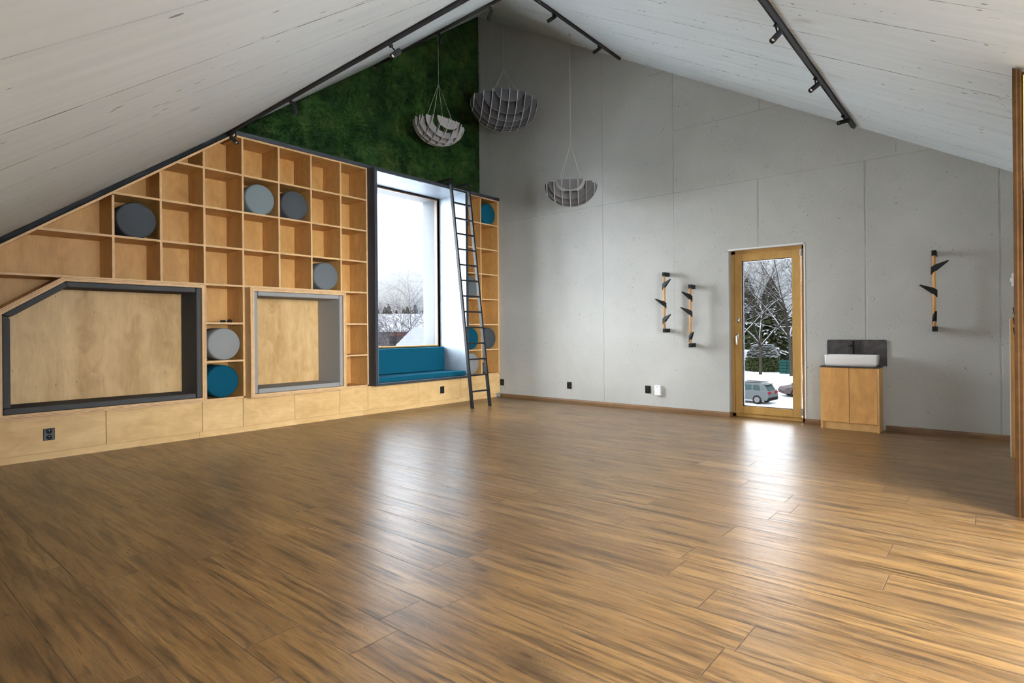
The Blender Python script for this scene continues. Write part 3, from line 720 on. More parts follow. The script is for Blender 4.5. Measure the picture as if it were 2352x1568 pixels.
drum('drum_stool', DR, .335, M['felt_ash'], 'light grey drum stool behind the ladder in the bottom cell of the tower', (.405, -.650, RW[7] + .010 + DR))
sp = thing('speaker', 'small round black speaker in the bottom corner cell of the narrow tower', 'speaker', (.39, -.335, RW[7] + .010))
b = MB(); pr = [(.0, -.09), (.07, -.085), (.086, -.06), (.090, 0), (.084, .012), (.066, .010)]
b.lathe(pr, (.36, -.335, RW[7] + .102), (1, 0, 0), 32); b.build('housing', M['black_gloss'], sp)
MB().lathe([(.066, .0101), (.060, .004), (0, .010)], (.36, -.335, RW[7] + .102), (1, 0, 0), 32).build('grille', M['felt_navy'], sp)
for yy, lab, rr in ((-4.492, 'small dark object on the shelf above the ash grey drum, the left of two', .017), (-4.430, 'small black round object on the shelf above the ash grey drum, right of two', .024)):
    b = MB(); b.lathe([(0, 0), (rr, .002), (rr * 1.15, rr * .6), (rr * .8, rr * 1.3), (rr * .4, rr * 1.6), (0, rr * 1.65)], (.33, yy, RW[5] + .010), (0, 0, 1), 20)
    if rr < .02: b.tube((.33, yy - .035, RW[5] + .024), (.33, yy + .015, RW[5] + .024), .012)
    tag(b.build('stopper', M['black'], loc=(.33, yy, RW[5] + .010)), lab, 'small object', 'dark bits on the shelf')

# ------------------------------------------------------------ sockets and boxes
def socket(loc, nrm, label, group='black wall sockets', w_=.082, h_=.105):
    n = Vector(nrm); u = Vector((0, 0, 1)).cross(n); c = Vector(loc)
    root = thing('power_socket', label, 'socket', c, group)
    def bxx(b, du, dz, cu, cz, n0, n1, mi=0):
        pts = []
        lo = c + u * (cu - du) + Vector((0, 0, cz - dz)) + n * n0; hi = c + u * (cu + du) + Vector((0, 0, cz + dz)) + n * n1
        b.box(min(lo.x, hi.x), max(lo.x, hi.x), min(lo.y, hi.y), max(lo.y, hi.y), min(lo.z, hi.z), max(lo.z, hi.z), mi)
    b = MB(); bxx(b, w_ / 2, h_ / 2, 0, 0, .0005, .010); b.build('cover_plate', M['black_gloss'], root, .004)
    for k in (-1, 1):
        b = MB(); b.lathe([(.019, .0135), (.022, .0135), (.022, .010), (.019, .0102), (.019, .0135)], c + Vector((0, 0, k * .026)), n, 24); b.lathe([(0, .0105), (.019, .0105)], c + Vector((0, 0, k * .026)), n, 24)
        ins = b.build('outlet', M['black'], root)
        b = MB(); b.tube(c + Vector((0, 0, k * .026 + .009)) + n * .010, c + Vector((0, 0, k * .026 + .009)) + n * .019, .0025, seg=8)
        b.build('earth_pin', M['chrome'], ins)
    return root
s0 = socket((FX, -6.061, .226), (1, 0, 0), 'black double socket low on the plywood base below the large nook')
socket((FX, -1.339, .225), (1, 0, 0), 'black double socket on the plywood base below the teal window seat')
socket((.492, 0, .245), (0, -1, 0), 'black double socket on the concrete wall right beside the shelf tower')
socket((1.853, 0, .266), (0, -1, 0), 'black double socket alone on the bare concrete wall, left of the white box')
socket((3.166, 0, .279), (0, -1, 0), 'black double socket on the concrete wall directly left of the white box')
wbx = thing('junction_box', 'small upright white box on the concrete wall beside a black socket', 'box', (3.318, 0, .276))
MB().box(3.274, 3.362, -.036, -.0005, .208, .345).build('housing', M['white'], wbx, .004)
MB().box(3.309, 3.327, -.0372, -.036, .322, .328).build('indicator', M['felt_mid'], wbx)

# ------------------------------------------------------------ coat rails on the concrete wall
def coat_rail(x, z0, z1, d, pegs, label):
    root = thing('wall_coat_rail', label, 'coat rail', (x, 0, z0), 'coat rails on the concrete wall')
    b = MB(); b.tube((x, -d, z0 + .02), (x, -d, z1 - .02), .0155, seg=20); b.build('rod', M['dowel'], root)
    for z in (z0, z1 - .052):
        b = MB(); b.box(x - .019, x + .019, -d - .020, -.0006, z, z + .052); b.build('bracket', M['black'], root, .003)
    for zc, a in pegs:
        # triangular blade wrapping the rod, rising outwards
        ca, sa = math.cos(a), math.sin(a); b = MB(); hw = .017
        prof = [(-.024, -.070), (-.024, .004), (.006, .026), (.118, .064), (.126, .056), (.020, -.030)]
        k = len(b.v); n = len(prof)
        for s_ in (-hw, hw):
            for u, zz in prof:
                tp = 1 if u < .05 else .45
                b.v.append((x + ca * u - sa * s_ * tp, -d + sa * u + ca * s_ * tp, zc + zz))
        b.f.append(tuple(range(k, k + n))); b.f.append(tuple(range(k + n, k + 2 * n))[::-1])
        for i in range(n): j = (i + 1) % n; b.f.append((k + i, k + j, k + n + j, k + n + i))
        b.m = [0] * len(b.f); b.sm = [False] * len(b.f)
        b.build('peg', M['black'], root, .002)
    return root
coat_rail(3.478, 1.066, 1.868, .13, [(1.705, R_(-25)), (1.455, R_(215)), (1.245, R_(-25))], 'coat rail with three black pegs, leftmost of the pair left of the door')
coat_rail(3.835, .872, 1.684, .13, [(1.530, R_(235)), (1.330, R_(215)), (1.010, R_(-50))], 'lower-hung coat rail with three black pegs, nearest the door on its left')
coat_rail(6.388, 1.060, 1.878, .13, [(1.705, R_(-15)), (1.475, R_(195)), (1.200, R_(-80))], 'coat rail with three black pegs alone on the right, beyond the washbasin')

# ------------------------------------------------------------ washbasin
vx0, vx1, vy = 5.372, 5.925, -.252
va = thing('washbasin_cabinet', 'low birch plywood two-door washbasin cabinet against the concrete wall', 'cabinet', (5.65, -.13, 0))
b = MB(); b.box(vx0, vx0 + .018, vy + .0195, -.001, 0, .676); b.box(vx0, vx0 + .018, vy, vy + .0195, 0, .083); b.box(vx1 - .018, vx1, vy - .002, -.001, 0, .676); b.box(vx0 + .018, vx1 - .018, vy + .022, -.001, .085, .676)
b.build('carcass', M['ply_face'], va)
xm = (vx0 + vx1) / 2
MB().box(vx0, xm - .0022, vy, vy + .019, .085, .674).build('door', M['ply_door'], va, .0012)
MB().box(xm + .0022, vx1 - .0195, vy, vy + .019, .085, .674).build('door', M['ply_door'], va, .0012)
MB().box(vx0 + .018, vx1 - .018, vy + .012, vy + .030, .002, .083).build('plinth', M['ply_face'], va)
MB().box(vx0 - .004, vx1 + .004, vy - .006, -.001, .6765, .690).build('worktop', M['slate'], va, .002)
b = MB(); sx0, sx1, sz0, sz1, r = 5.392, 5.965, .691, .975, .018
poly = [(sx0, sz0), (sx1, sz0)] + [(sx1 - r + r * math.cos(a), sz1 - r + r * math.sin(a)) for a in [R_(q) for q in range(0, 91, 15)]] + [(sx0 + r + r * math.cos(a), sz1 - r + r * math.sin(a)) for a in [R_(q) for q in range(90, 181, 15)]]
b.prism(poly, -.013, -.001, axis='y'); tag(b.build('splashback', M['slate']), 'dark mottled stone splashback with rounded corners behind the white basin', 'splashback')
# basin: open rectangular vessel
def basin():
    b = MB(); x0, x1, y0, y1, z0, z1 = 5.410, 5.905, -.244, -.045, .691, .812
    def rr(x0, x1, y0, y1, z, r, n=5):
        P = []
        for cx, cy, a0 in ((x1 - r, y1 - r, 0), (x0 + r, y1 - r, 90), (x0 + r, y0 + r, 180), (x1 - r, y0 + r, 270)):
            for i in range(n + 1): a = R_(a0 + 90 * i / n); P.append((cx + r * math.cos(a), cy + r * math.sin(a), z))
        return P
    rings = [rr(x0 + .012, x1 - .012, y0 + .010, y1 - .010, z0, .012), rr(x0 + .003, x1 - .003, y0 + .003, y1 - .003, z0 + .03, .014), rr(x0, x1, y0, y1, z1 - .004, .016), rr(x0 + .002, x1 - .002, y0 + .002, y1 - .002, z1, .015),
             rr(x0 + .012, x1 - .012, y0 + .012, y1 - .012, z1, .012), rr(x0 + .016, x1 - .016, y0 + .016, y1 - .016, z1 - .01, .012), rr(x0 + .05, x1 - .05, y0 + .04, y1 - .04, z0 + .02, .012)]
    n = len(rings[0])
    for q in rings: b.v += q
    for i in range(len(rings) - 1):
        for j in range(n): k = (j + 1) % n; b.f.append((i * n + j, i * n + k, (i + 1) * n + k, (i + 1) * n + j))
    b.f.append(tuple(range(n))[::-1]); b.f.append(tuple((len(rings) - 1) * n + j for j in range(n)))
    b.m = [0] * len(b.f); b.sm = [True] * (len(b.f) - 2) + [False, False]
    return b.build('washbasin', M['ceramic'])
tag(basin(), 'white rectangular ceramic vessel basin on the low plywood cabinet', 'basin')
fa = thing('tap', 'tall slim black basin tap in front of the dark splashback', 'tap', (5.650, -.028, .691))
MB().tube((5.650, -.030, .6905), (5.650, -.030, .962), .0140, seg=24).build('body', M['black'], fa, .001)
MB().path([(5.650, -.030, .915), (5.646, -.125, .912), (5.646, -.130, .898)], .0085).build('spout', M['black'], fa)
MB().tube((5.636, -.030, .905), (5.605, -.034, .905), .0075, seg=12).build('lever', M['black'], fa)

# ------------------------------------------------------------ right edge: plywood cap, low cabinet, coat hooks, thermostat
b = MB()
x0, x1, t0 = 6.949, 6.989, 0
tot = sum(s_[1] for s_ in NICHE)
for mi, wd in NICHE + [(3, .8)]:
    pass
strips = [(2, 1.4), (2, .7), (3, .9), (2, 1), (2, .7), (3, .9)]; tot = sum(q[1] for q in strips); xx = x0
for mi, wd in strips:
    xn = xx + (x1 - x0) * wd / tot; b.prism([(xx, 0), (xn, 0), (xn, zR(xn, 0) - .012), (xx, zR(xx, 0) - .012)], -2.904, -2.88, mi, axis='y'); xx = xn
b.prism([(x0, 0), (7.02, 0), (7.02, zR(7.02, 0) - .012), (x0, zR(x0, 0) - .012)], -2.88, -2.862, 0, axis='y')
cap = b.build('partition_post', [M['post_d'], M['post_l'], M['post_d'], M['post_l']]); tag(cap, 'plywood end post with layered edge at the right side of the room', 'post')
b = MB(); b.prism([(6.996, 0), (7.40, 0), (7.40, 2.55), (6.996, 2.55)], -2.886, -2.862, axis='y')
tag(b.build('partition_panel', M['ply_pale']), 'pale plywood wall panel just right of the layered post', 'panel')
lc = thing('low_cabinet', 'low narrow plywood cabinet with its lit side coloured white beyond the end post', 'cabinet', (6.99, -.86, 0))
MB().box(6.957, 7.019, -.900, -.80, .0, 1.17).build('body', M['ply_door'], lc); MB().box(6.953, 6.957, -.902, -.80, .0, 1.17).build('lit_side_panel', M['white'], lc)  # brightly lit left face coloured in as a white sheet
th = thing('thermostat', 'white wall thermostat box seen edge-on above the coat hooks', 'thermostat', (7.0, -.65, 1.5))
MB().box(6.972, 7.0195, -.70, -.60, 1.455, 1.565).build('housing', M['white'], th, .003); MB().tube((6.972, -.65, 1.51), (6.962, -.65, 1.51), .016, seg=16).build('dial', M['white'], th)
ch = thing('hook_rack', 'black coat hook rack seen edge-on at the right wall', 'hook rack', (7.0, -1.2, 1.15))
MB().box(6.990, 7.0195, -1.22, -1.18, .955, 1.285).build('backplate', M['black_gloss'], ch, .004)
for z in (1.20, 1.12, 1.04):
    b = MB(); b.prism([(6.990, z - .03), (6.990, z + .005), (6.972, z + .06), (6.968, z + .055), (6.974, z)], -1.215, -1.185, axis='y'); b.build('hook', M['black_gloss'], ch, .002)

# ------------------------------------------------------------ lighting tracks and spotlights
def track(a, b_, up, label):
    a = Vector(a); b_ = Vector(b_); d = (b_ - a).normalized(); up = Vector(up).normalized(); s_ = d.cross(up).normalized()
    root = thing('lighting_track', label, 'lighting track', a, 'black lighting tracks on the sloping ceiling')
    def bar(b, u0, u1, n0, n1, mi=0, p=a, q=b_):
        k = len(b.v)
        for c in (p, q):
            for uu, nn in ((u0, n0), (u1, n0), (u1, n1), (u0, n1)): b.v.append(tuple(c + s_ * uu + up * nn))
        for f in ((0, 1, 2, 3), (7, 6, 5, 4), (0, 4, 5, 1), (1, 5, 6, 2), (2, 6, 7, 3), (3, 7, 4, 0)): b.f.append(tuple(k + i for i in f)); b.m.append(mi); b.sm.append(False)
    b = MB(); bar(b, -.018, -.011, -.036, -.001); bar(b, .011, .018, -.036, -.001); bar(b, -.018, .018, -.012, -.001)
    b.build('profile', M['track'], root)
    b = MB(); bar(b, -.004, .004, -.034, -.012); b.build('conductor_strip', M['gasket'], root)
    b = MB(); bar(b, -.0185, .0185, -.037, -.0005, 0, b_ if False else a - d * .004, a); b.build('end_cap', M['black'], root)
    return d, up, s_
nL = Vector((-.0241, -.729, 1)).normalized(); nR = Vector((.5685, 0, 1)).normalized()
def onL(x, z): return (x, (z - 6.57 - .0241 * x) / .729, z)
def onR(y, z): return ((6.56 - z) / .5685, y, z)
z1, z2 = 3.325, 4.965
def hipx(z): return (6.56 - z) / .5685
track(onL(.01, z1), onL(hipx(z1), z1), nL, 'long black lighting track on the left ceiling slope, nearer the camera')
track(onL(.01, z2), onL(hipx(z2), z2), nL, 'short high black lighting track on the left slope close to the moss')
track(onR(-.06, z2), onR(hip(hipx(z2)), z2), nR, 'high short black lighting track on the right slope near the ridge')
track(onR(-.06, z1), onR(hip(hipx(z1)), z1), nR, 'black lighting track on the right ceiling slope, above the washbasin')
def spot(mount, up, h0, h1, rad, label, mat='black', lens_at=1):
    mount = Vector(mount); up = Vector(up).normalized(); h0 = Vector(h0); h1 = Vector(h1); d = (h1 - h0).normalized()
    root = thing('track_spotlight', label, 'spotlight', mount, 'spotlights on the lighting tracks')
    p = mount - up * .036; s_ = up.orthogonal()
    MB().tube(p + up * .010, p - up * .020, .016, seg=14).build('adapter', M[mat], root)
    L_ = .118; h1 = h0 + d * L_
    mid = h0 + d * .035
    MB().tube(p - up * .015, mid - d * .0, .0055, seg=8).build('arm', M[mat], root)
    b = MB(); b.lathe([(0, 0), (rad * .93, .0), (rad, .003), (rad, L_ - .002), (rad * .93, L_), (rad * .86, L_ - .002), (rad * .86, L_ - .022), (0, L_ - .0225)], h0, d, 28)
    hd = b.build('head', M[mat], root)
    MB().lathe([(0, L_ - .0150), (rad * .45, L_ - .0160), (rad * .62, L_ - .020)], h0, d, 24).build('lens', M['lens'], hd)
def spL(x, z, h0, h1, lab, mat='black'): spot(onL(x, z), nL, h0, h1, .021, lab, mat)
def spR(y, z, h0, h1, lab, mat='black'): spot(onR(y, z), nR, h0, h1, .021, lab, mat)
spL(.45, z1, (.470, -4.460, 3.250), (.56, -4.43, 3.165), 'black spotlight hanging in front of the top left shelf cells')
spL(1.77, z1, (1.800, -4.470, 3.275), (1.835, -4.46, 3.165), 'spotlight on the left track before the lower moss')
spL(3.34, z1, (3.395, -4.50, 3.245), (3.415, -4.59, 3.16), 'largest spotlight on the left track, glinting below the ceiling')
spL(1.39, z2, (1.436, -2.20, 4.90), (1.414, -2.23, 4.79), 'spotlight high up before the upper moss')
spL(2.31, z2, (2.333, -2.25, 4.885), (2.312, -2.28, 4.79), 'topmost spotlight beside the ridge, left of the concrete')
spR(-1.64, z2, (2.81, -1.62, 4.905), (2.735, -1.68, 4.845), 'spotlight on the short right track, nearer the ridge')
spR(-.60, z2, (2.805, -.585, 4.905), (2.735, -.65, 4.84), 'spotlight near the lower end of the short right track')
spR(-2.915, z1, (5.69, -2.895, 3.235), (5.655, -2.975, 3.150), 'nearest spotlight on the long right track')
spR(-1.744, z1, (5.69, -1.735, 3.235), (5.645, -1.815, 3.165), 'middle spotlight on the long right track')
spR(-.568, z1, (5.715, -.545, 3.240), (5.615, -.640, 3.200), 'last spotlight on the long right track, above the washbasin wall')

# ------------------------------------------------------------ felt waffle pendants
def pendant(hook, knot_z, center, R, yaw, tilt, n, mat, label, hole=.80, cords=4, th=.010, flat=.80):
    hook = Vector(hook); c = Vector((hook.x, hook.y, center)); knot = Vector((hook.x, hook.y, knot_z))
    root = thing('pendant_shade', label, 'pendant lamp', c, 'felt lattice pendants')
    rot = Matrix.Rotation(R_(tilt[1]), 3, tilt[0]) @ Matrix.Rotation(R_(yaw), 3, 'Z')
    offs = [(i - (n - 1) / 2) * (2.06 / n) * R for i in range(n)]
    def fin(axis, d):
        ro = math.sqrt(max(0, R * R - d * d)); ri = math.sqrt(max(0, (hole * R) ** 2 - d * d)) if abs(d) < hole * R else 0
        S = 28; pts_o = [(ro * math.cos(PI + PI * i / S), flat * ro * math.sin(PI + PI * i / S)) for i in range(S + 1)]
        b = MB(); h = th / 2
        pts_i = [(ri * math.cos(PI + PI * i / S), flat * ri * math.sin(PI + PI * i / S)) for i in range(S + 1)] if ri else None
        def put(u, z, s_):
            q = Vector((u, d + s_, z)) if axis == 'x' else Vector((d + s_, u, z))
            return tuple(c + rot @ q)
        if pts_i:
            for s_, fl in ((-h, 0), (h, 1)):
                for i in range(S):
                    b.quadface([put(*pts_o[i], s_), put(*pts_o[i + 1], s_), put(*pts_i[i + 1], s_), put(*pts_i[i], s_)])
            for i in range(S):
                for P_ in (pts_o, pts_i): b.quadface([put(*P_[i], -h), put(*P_[i + 1], -h), put(*P_[i + 1], h), put(*P_[i], h)], 1)
            for i in (0, S): b.quadface([put(*pts_o[i], -h), put(*pts_i[i], -h), put(*pts_i[i], h), put(*pts_o[i], h)], 1)
        else:
            for s_ in (-h, h): b.quadface([put(*q, s_) for q in pts_o])
            for i in range(S): b.quadface([put(*pts_o[i], -h), put(*pts_o[i + 1], -h), put(*pts_o[i + 1], h), put(*pts_o[i], h)], 1)
            b.quadface([put(*pts_o[0], -h), put(*pts_o[S], -h), put(*pts_o[S], h), put(*pts_o[0], h)])
        b.build('fin', [mat, M['shade_edge']], root)
    for d in offs: fin('x', d); fin('y', d)
    b = MB(); b.tube(hook, knot, .002, seg=6)
    for k in range(cords):
        a = 2 * PI * k / cords + PI / 4
        b.tube(knot, c + rot @ Vector((R * .62 * math.cos(a), R * .62 * math.sin(a), 0)), .0022, seg=6)
    b.build('cord', M['cord'], root)
    b = MB(); b.tube(hook, hook - Vector((0, 0, .03)), .010, seg=12); b.build('ceiling_hook', M['steel'], root)
pendant((.676, -1.569, zL(.676, -1.569)), 4.700, 4.112, .372, 72, ((-.73, .68, 0), 9), 7, M['shade_pale'], 'small pale felt lattice bowl pendant hanging before the moss')
pendant((1.155, -.666, zR(1.155, 0)), 5.07, 4.580, .520, 50, ((-.65, .76, 0), 3), 9, M['shade_grey'], 'large dark grey felt lattice bowl pendant in the corner', hole=.60)
pendant((2.342, -.638, zR(2.342, 0)), 3.700, 3.125, .366, 32, ((-.56, .83, 0), 1), 7, M['shade_mid'], 'small grey felt lattice bowl pendant hanging lowest before the concrete wall')

# ------------------------------------------------------------ outside
M['snow'] = plain('darkened_snow', (.062, .064, .068), .9, spec=.05, var=.10, vscale=.5)  # snow colour darkened to offset the strong outdoor light
M['darkened_roof_snow'] = plain('darkened_roof_snow', (.026, .027, .029), .9, spec=0)  # darker copy of the snow, offsetting the sky glow on this roof
M['bounce_snow'] = plain('bounce_snow', (.78, .80, .82), .9, spec=.2)  # bright copy of the snow, for bouncing light up into the room
M['bark'] = plain('grey_brown_bark', (.0065, .0056, .0046), .9, var=.4, vscale=8, spec=0)
M['bark_b'] = plain('birch_twigs', (.0050, .0038, .0040), .9, var=.4, vscale=4, spec=0)
M['needles'] = plain('evergreen_needles', (.0062, .0076, .0032), .95, var=.6, vscale=3, spec=0)
M['brick_red'] = plain('red_brick_render', (.045, .014, .010), .9, var=.15, vscale=4, spec=0)
M['house_grey'] = plain('grey_render', (.028, .028, .029), .9, spec=0)
M['pane_dark'] = plain('dark_window_pane', (.004, .005, .006), .9, spec=0)
M['car_grey'] = plain('light_grey_car_paint', (.0105, .0118, .0122), .6, spec=.03)
M['car_brown'] = plain('dark_brown_car_paint', (.008, .006, .006), .6, spec=.03)
M['tyre'] = plain('tyre_rubber', (.002, .002, .002), .9, spec=0)
M['rim'] = plain('grey_wheel_rim', (.018, .018, .018), .7, spec=0)
M['tail'] = plain('red_tail_light', (.035, .002, .003), .7, spec=0)
M['car_glass'] = plain('car_glass', (.004, .007, .007), .8, spec=.03)
M['crate'] = plain('green_plastic_crate', (.002, .008, .007), .8, spec=0)
GZ = -4.7
struct(MB().box(-130, 60, 30, 130, GZ - .3, GZ).build('snowy_ground', M['snow']))          # far snow, coloured darker to offset the strong outdoor light
struct(MB().box(-130, 60, -60, 30, GZ - .34, GZ - .02).build('snowy_ground', M['bounce_snow']))  # unseen near snow, kept bright to bounce light into the room

def grow(b, snow, p, d, length, rad, depth, r, spread=.55, droop=0, snow_min=.02):
    """recursive branching into b (bark) and snow"""
    n = 3 if depth > 1 else 2; q = p.copy(); dd = d.copy(); rr = rad
    for i in range(n):
        dd = (dd + Vector((r.uniform(-1, 1), r.uniform(-1, 1), r.uniform(-1, 1))) * .16 + Vector((0, 0, -droop * (1 - depth / 6)))).normalized()
        e = q + dd * length / n; r2 = rr * .84
        b.tube(q, e, rr, r2, seg=5 if rr > .03 else 3, caps=False, smooth=True)
        if rr > snow_min and abs(dd.z) < .85 and snow is not None:
            o_ = Vector((0, 0, rr * .8)); snow.tube(q + o_, e + o_, rr * .85, r2 * .85, seg=4, caps=False)
        if depth > 0 and i > 0:
            for _ in range(1 if depth < 3 else 2):
                ax = dd.orthogonal(); ax.rotate(Matrix.Rotation(r.uniform(0, 2 * PI), 3, dd)); nd = (dd + ax * r.uniform(.5, 1.0) * spread * 1.6).normalized()
                grow(b, snow, e, nd, length * r.uniform(.62, .8), r2 * .62, depth - 1, r, spread, droop, snow_min)
        q = e; rr = r2
    if depth > 0: grow(b, snow, q, dd, length * .72, rr * .85, depth - 1, r, spread, droop, snow_min)

def tree(name, label, cat, base_, height, rad, depth, seed, mat, droop=0, spread=.55, snow=True, lean=(0, 0), group=None, first=.28):
    r = random.Random(seed); root = thing(name, label, cat, base_, group)
    b = MB(); s_ = MB() if snow else None
    p = Vector(base_); d = Vector((lean[0], lean[1], 1)).normalized()
    e = p + d * height * first; b.tube(p, e, rad, rad * .8, seg=8, caps=False)
    for k in range(4 if depth > 4 else 3):
        a = 2 * PI * k / 4 + r.uniform(-.4, .4)
        grow(b, s_, e, (d + Vector((math.cos(a), math.sin(a), 0)) * r.uniform(.35, .9)).normalized(), height * .26, rad * .6, depth, r, spread, droop)
    grow(b, s_, e, d, height * .28, rad * .75, depth, r, spread, droop)
    b.build('branches', mat, root)
    if snow and s_.v: s_.build('branch_snow', M['snow'], root)
    return root
# view direction helpers are plain map positions (metres east/north of the room corner)
tree('bare_tree', 'big bare tree with snow on its limbs, seen through the glass door', 'tree', (-16.4, 69.7, GZ), 18, .20, 5, 11, M['bark'], 0, .7, True, (.02, 0), 'trees in the snowy yard', .20)
tree('bare_tree', 'bare tree with a dark trunk at the right side of the door glass', 'tree', (-12.6, 69.4, GZ), 19.0, .24, 5, 23, M['bark'], 0, .62, True, (-.05, 0), 'trees in the snowy yard', .24)
tree('bare_tree', 'smaller bare tree at the left side of the door glass', 'tree', (-17.6, 66.0, GZ), 15.0, .15, 5, 5, M['bark'], 0, .7, True, (-.05, 0), 'trees in the snowy yard', .30)
def conifer(name, label, base_, h, r0, seed, group):
    r = random.Random(seed); root = thing(name, label, 'tree', base_, group); b = MB(); s_ = MB()
    B = Vector(base_); MB().tube(B, B + Vector((0, 0, h * .95)), .12, .03, seg=6).build('trunk', M['bark'], root)
    n = int(h * (170 if r0 > 4 else 60))
    for i in range(n):
        t_ = r.random() ** .8; z = .06 * h + t_ * h * .93; rr = r0 * (1 - t_) ** .8 + .1; a = r.uniform(0, 2 * PI); l_ = rr * r.uniform(.6, 1.1)
        c = B + Vector((0, 0, z)); d = Vector((math.cos(a), math.sin(a), -.25)); sd = Vector((-math.sin(a), math.cos(a), 0))
        tip = c + d * l_; wdt = .10 + .09 * l_
        b.quadface([c, c + d * l_ * .6 + sd * wdt, tip, c + d * l_ * .6 - sd * wdt]); 
        b.quadface([c + d * l_ * .3, c + d * l_ * .7 + Vector((0, 0, -wdt)), tip, c + d * l_ * .7 + Vector((0, 0, wdt * .3))])
        if r.random() < .28:
            o_ = Vector((0, 0, .05)); s_.quadface([c + d * l_ * .4 + o_, c + d * l_ * .65 + sd * wdt * .7 + o_, tip + o_, c + d * l_ * .65 - sd * wdt * .7 + o_])
    b.build('foliage', M['needles'], root); s_.build('foliage_snow', M['snow'], root)
CG = 'evergreens behind the yard'
conifer('fir_tree', 'broad dark evergreen in the middle of the door view', (-18.7, 82.5, GZ), 13.5, 5.0, 1, CG)
conifer('fir_tree', 'dark evergreen left of the broad one in the door view', (-24.5, 90, GZ), 14.5, 5.0, 2, CG)
conifer('fir_tree', 'dark evergreen right of the broad one in the door view', (-16.0, 92, GZ), 14.0, 5.0, 3, CG)
# low spreading snowy hedge
def shrub(name, label, c, rx, ry, h, n, seed):
    r = random.Random(seed); root = thing(name, label, 'shrub', c); b = MB(); s_ = MB(); c = Vector(c)
    for _ in range(n):
        a = r.uniform(0, 2 * PI); q = r.random() ** .5; z = r.random(); k = math.sqrt(1 - z * z * .8)
        p = c + Vector((math.cos(a) * rx * q * k, math.sin(a) * ry * q * k, z * h)); d = Vector((r.uniform(-1, 1), r.uniform(-1, 1), r.uniform(-.2, 1))).normalized() * .22
        u = d.orthogonal().normalized() * .07; b.quadface([p - u, p + u, p + d])
        if z > .5 and r.random() < .35: s_.quadface([p + Vector((-.2, -.2, .1)), p + Vector((.2, -.2, .1)), p + Vector((.2, .2, .14)), p + Vector((-.2, .2, .1))])
    b.build('foliage', M['needles'], root); s_.build('foliage_snow', M['snow'], root)
shrub('yew_shrub', 'wide yellow-green shrub capped with snow behind the parked cars', (-17.9, 75.6, GZ), 2.5, 1.8, 3.6, 9000, 4)
# garden shed roof and crates
shd = thing('garden_shed', 'low shed with snowed-over roof left of the shrub in the door view', 'shed', (-20.5, 79, GZ))
MB().box(-22.6, -18.8, 77, 80, GZ, GZ + .8).build('wall', M['house_grey'], shd)
b = MB(); b.prism([(-23.0, GZ + .75), (-18.4, GZ + .75), (-19.6, GZ + 2.6), (-21.6, GZ + 2.8)], 76.6, 80.4, axis='y'); b.build('roof', M['snow'], shd)
cr = thing('crate_stack', 'stack of dark green crates behind the cars in the door view', 'crates', (-13.6, 73, GZ))
for i in range(5):
    for j in range(3): MB().box(-14.9 + j * .95, -14.0 + j * .95, 72.6, 73.4, GZ + i * .36, GZ + i * .36 + .30).build('crate', M['crate'], cr)
# cars
def car(name, label, loc, heading, paint, suv=True):
    root = bpy.data.objects.new(name, None); C.objects.link(root); tag(root, label, 'car', 'parked cars outside the door')
    root.location = loc; root.rotation_euler = (0, 0, heading)
    hgt = 1.62 if suv else 1.46
    body = [(-2.15, .32), (-2.20, .62), (-2.14, .95), (-1.2, 1.02), (2.15, 1.05), (2.20, .85), (2.24, .55), (2.10, .30)]
    if not suv: body = [(-2.2, .28), (-2.25, .55), (-2.1, .78), (-1.15, .95), (2.1, 1.0), (2.2, .8), (2.22, .5), (2.1, .28)]
    roof = [(-1.25, 1.0), (-.45, hgt - .05), (.1, hgt), (1.35, hgt - .02), (1.85, hgt - .16), (2.12, 1.03)]
    def P(b, poly, y0, y1, mi=0): b.prism(poly, y0, y1, mi, axis='y')
    b = MB(); P(b, body, -.90, .90); P(b, roof, -.74, .74); P(b, [(1.5, hgt - .05), (2.05, hgt - .09), (2.05, hgt - .13), (1.5, hgt - .12)], -.62, .62)
    o = b.build('body', paint); o.parent = root
    for mod in [o.modifiers.new('bevel', 'BEVEL')]: mod.width = .07; mod.segments = 3
    b = MB()
    for s_ in (-1, 1):
        for x0, x1 in ((-.95, -.1), (-.02, .85), (.93, 1.55)): P(b, [(x0 + (.05 if x0 > -.9 else -.05), 1.06), (x1, 1.06), (x1 - (.0 if x1 < 1.5 else .1), hgt - .16), (x0 + (.08 if x0 > -.9 else .42), hgt - .16)], s_ * .745 - .012, s_ * .745 + .012)
    b.quadface([(2.135, -.62, 1.10), (2.135, .62, 1.10), (1.90, .56, hgt - .20), (1.90, -.56, hgt - .20)])
    b.quadface([(-1.22, -.66, 1.05), (-1.22, .66, 1.05), (-.50, .58, hgt - .08), (-.50, -.58, hgt - .08)])
    o = b.build('window', M['car_glass']); o.parent = root
    for x in (-1.38, 1.36):
        for s_ in (-1, 1):
            o = MB().lathe([(0, -.11), (.30, -.11), (.345, -.08), (.345, .08), (.30, .11), (0, .11)], (x, s_ * .82, .345), (0, 1, 0), 28).build('wheel', M['tyre']); o.parent = root
            o2 = MB(); o2.lathe([(0, -.118), (.05, -.118), (.07, -.112), (.20, -.112), (.22, -.12), (.22, .12), (.20, .112), (.07, .112), (0, .118)], (x, s_ * .82, .345), (0, 1, 0), 24)
            o2 = o2.build('rim', M['rim']); o2.parent = o
    for s_ in (-1, 1):
        o = MB().box(2.05, 2.24, s_ * .62 - .22, s_ * .62 + .22, .82, .97).build('tail_light', M['tail']); o.parent = root
        o = MB().box(-.2, 1.6, s_ * .66 - .02, s_ * .66 + .02, hgt, hgt + .05).build('roof_rail', M['tyre']) if suv else None
        if o: o.parent = root
    o = MB().box(2.16, 2.27, -.80, .80, .30, .52).build('bumper', M['tyre']); o.parent = root
    return root
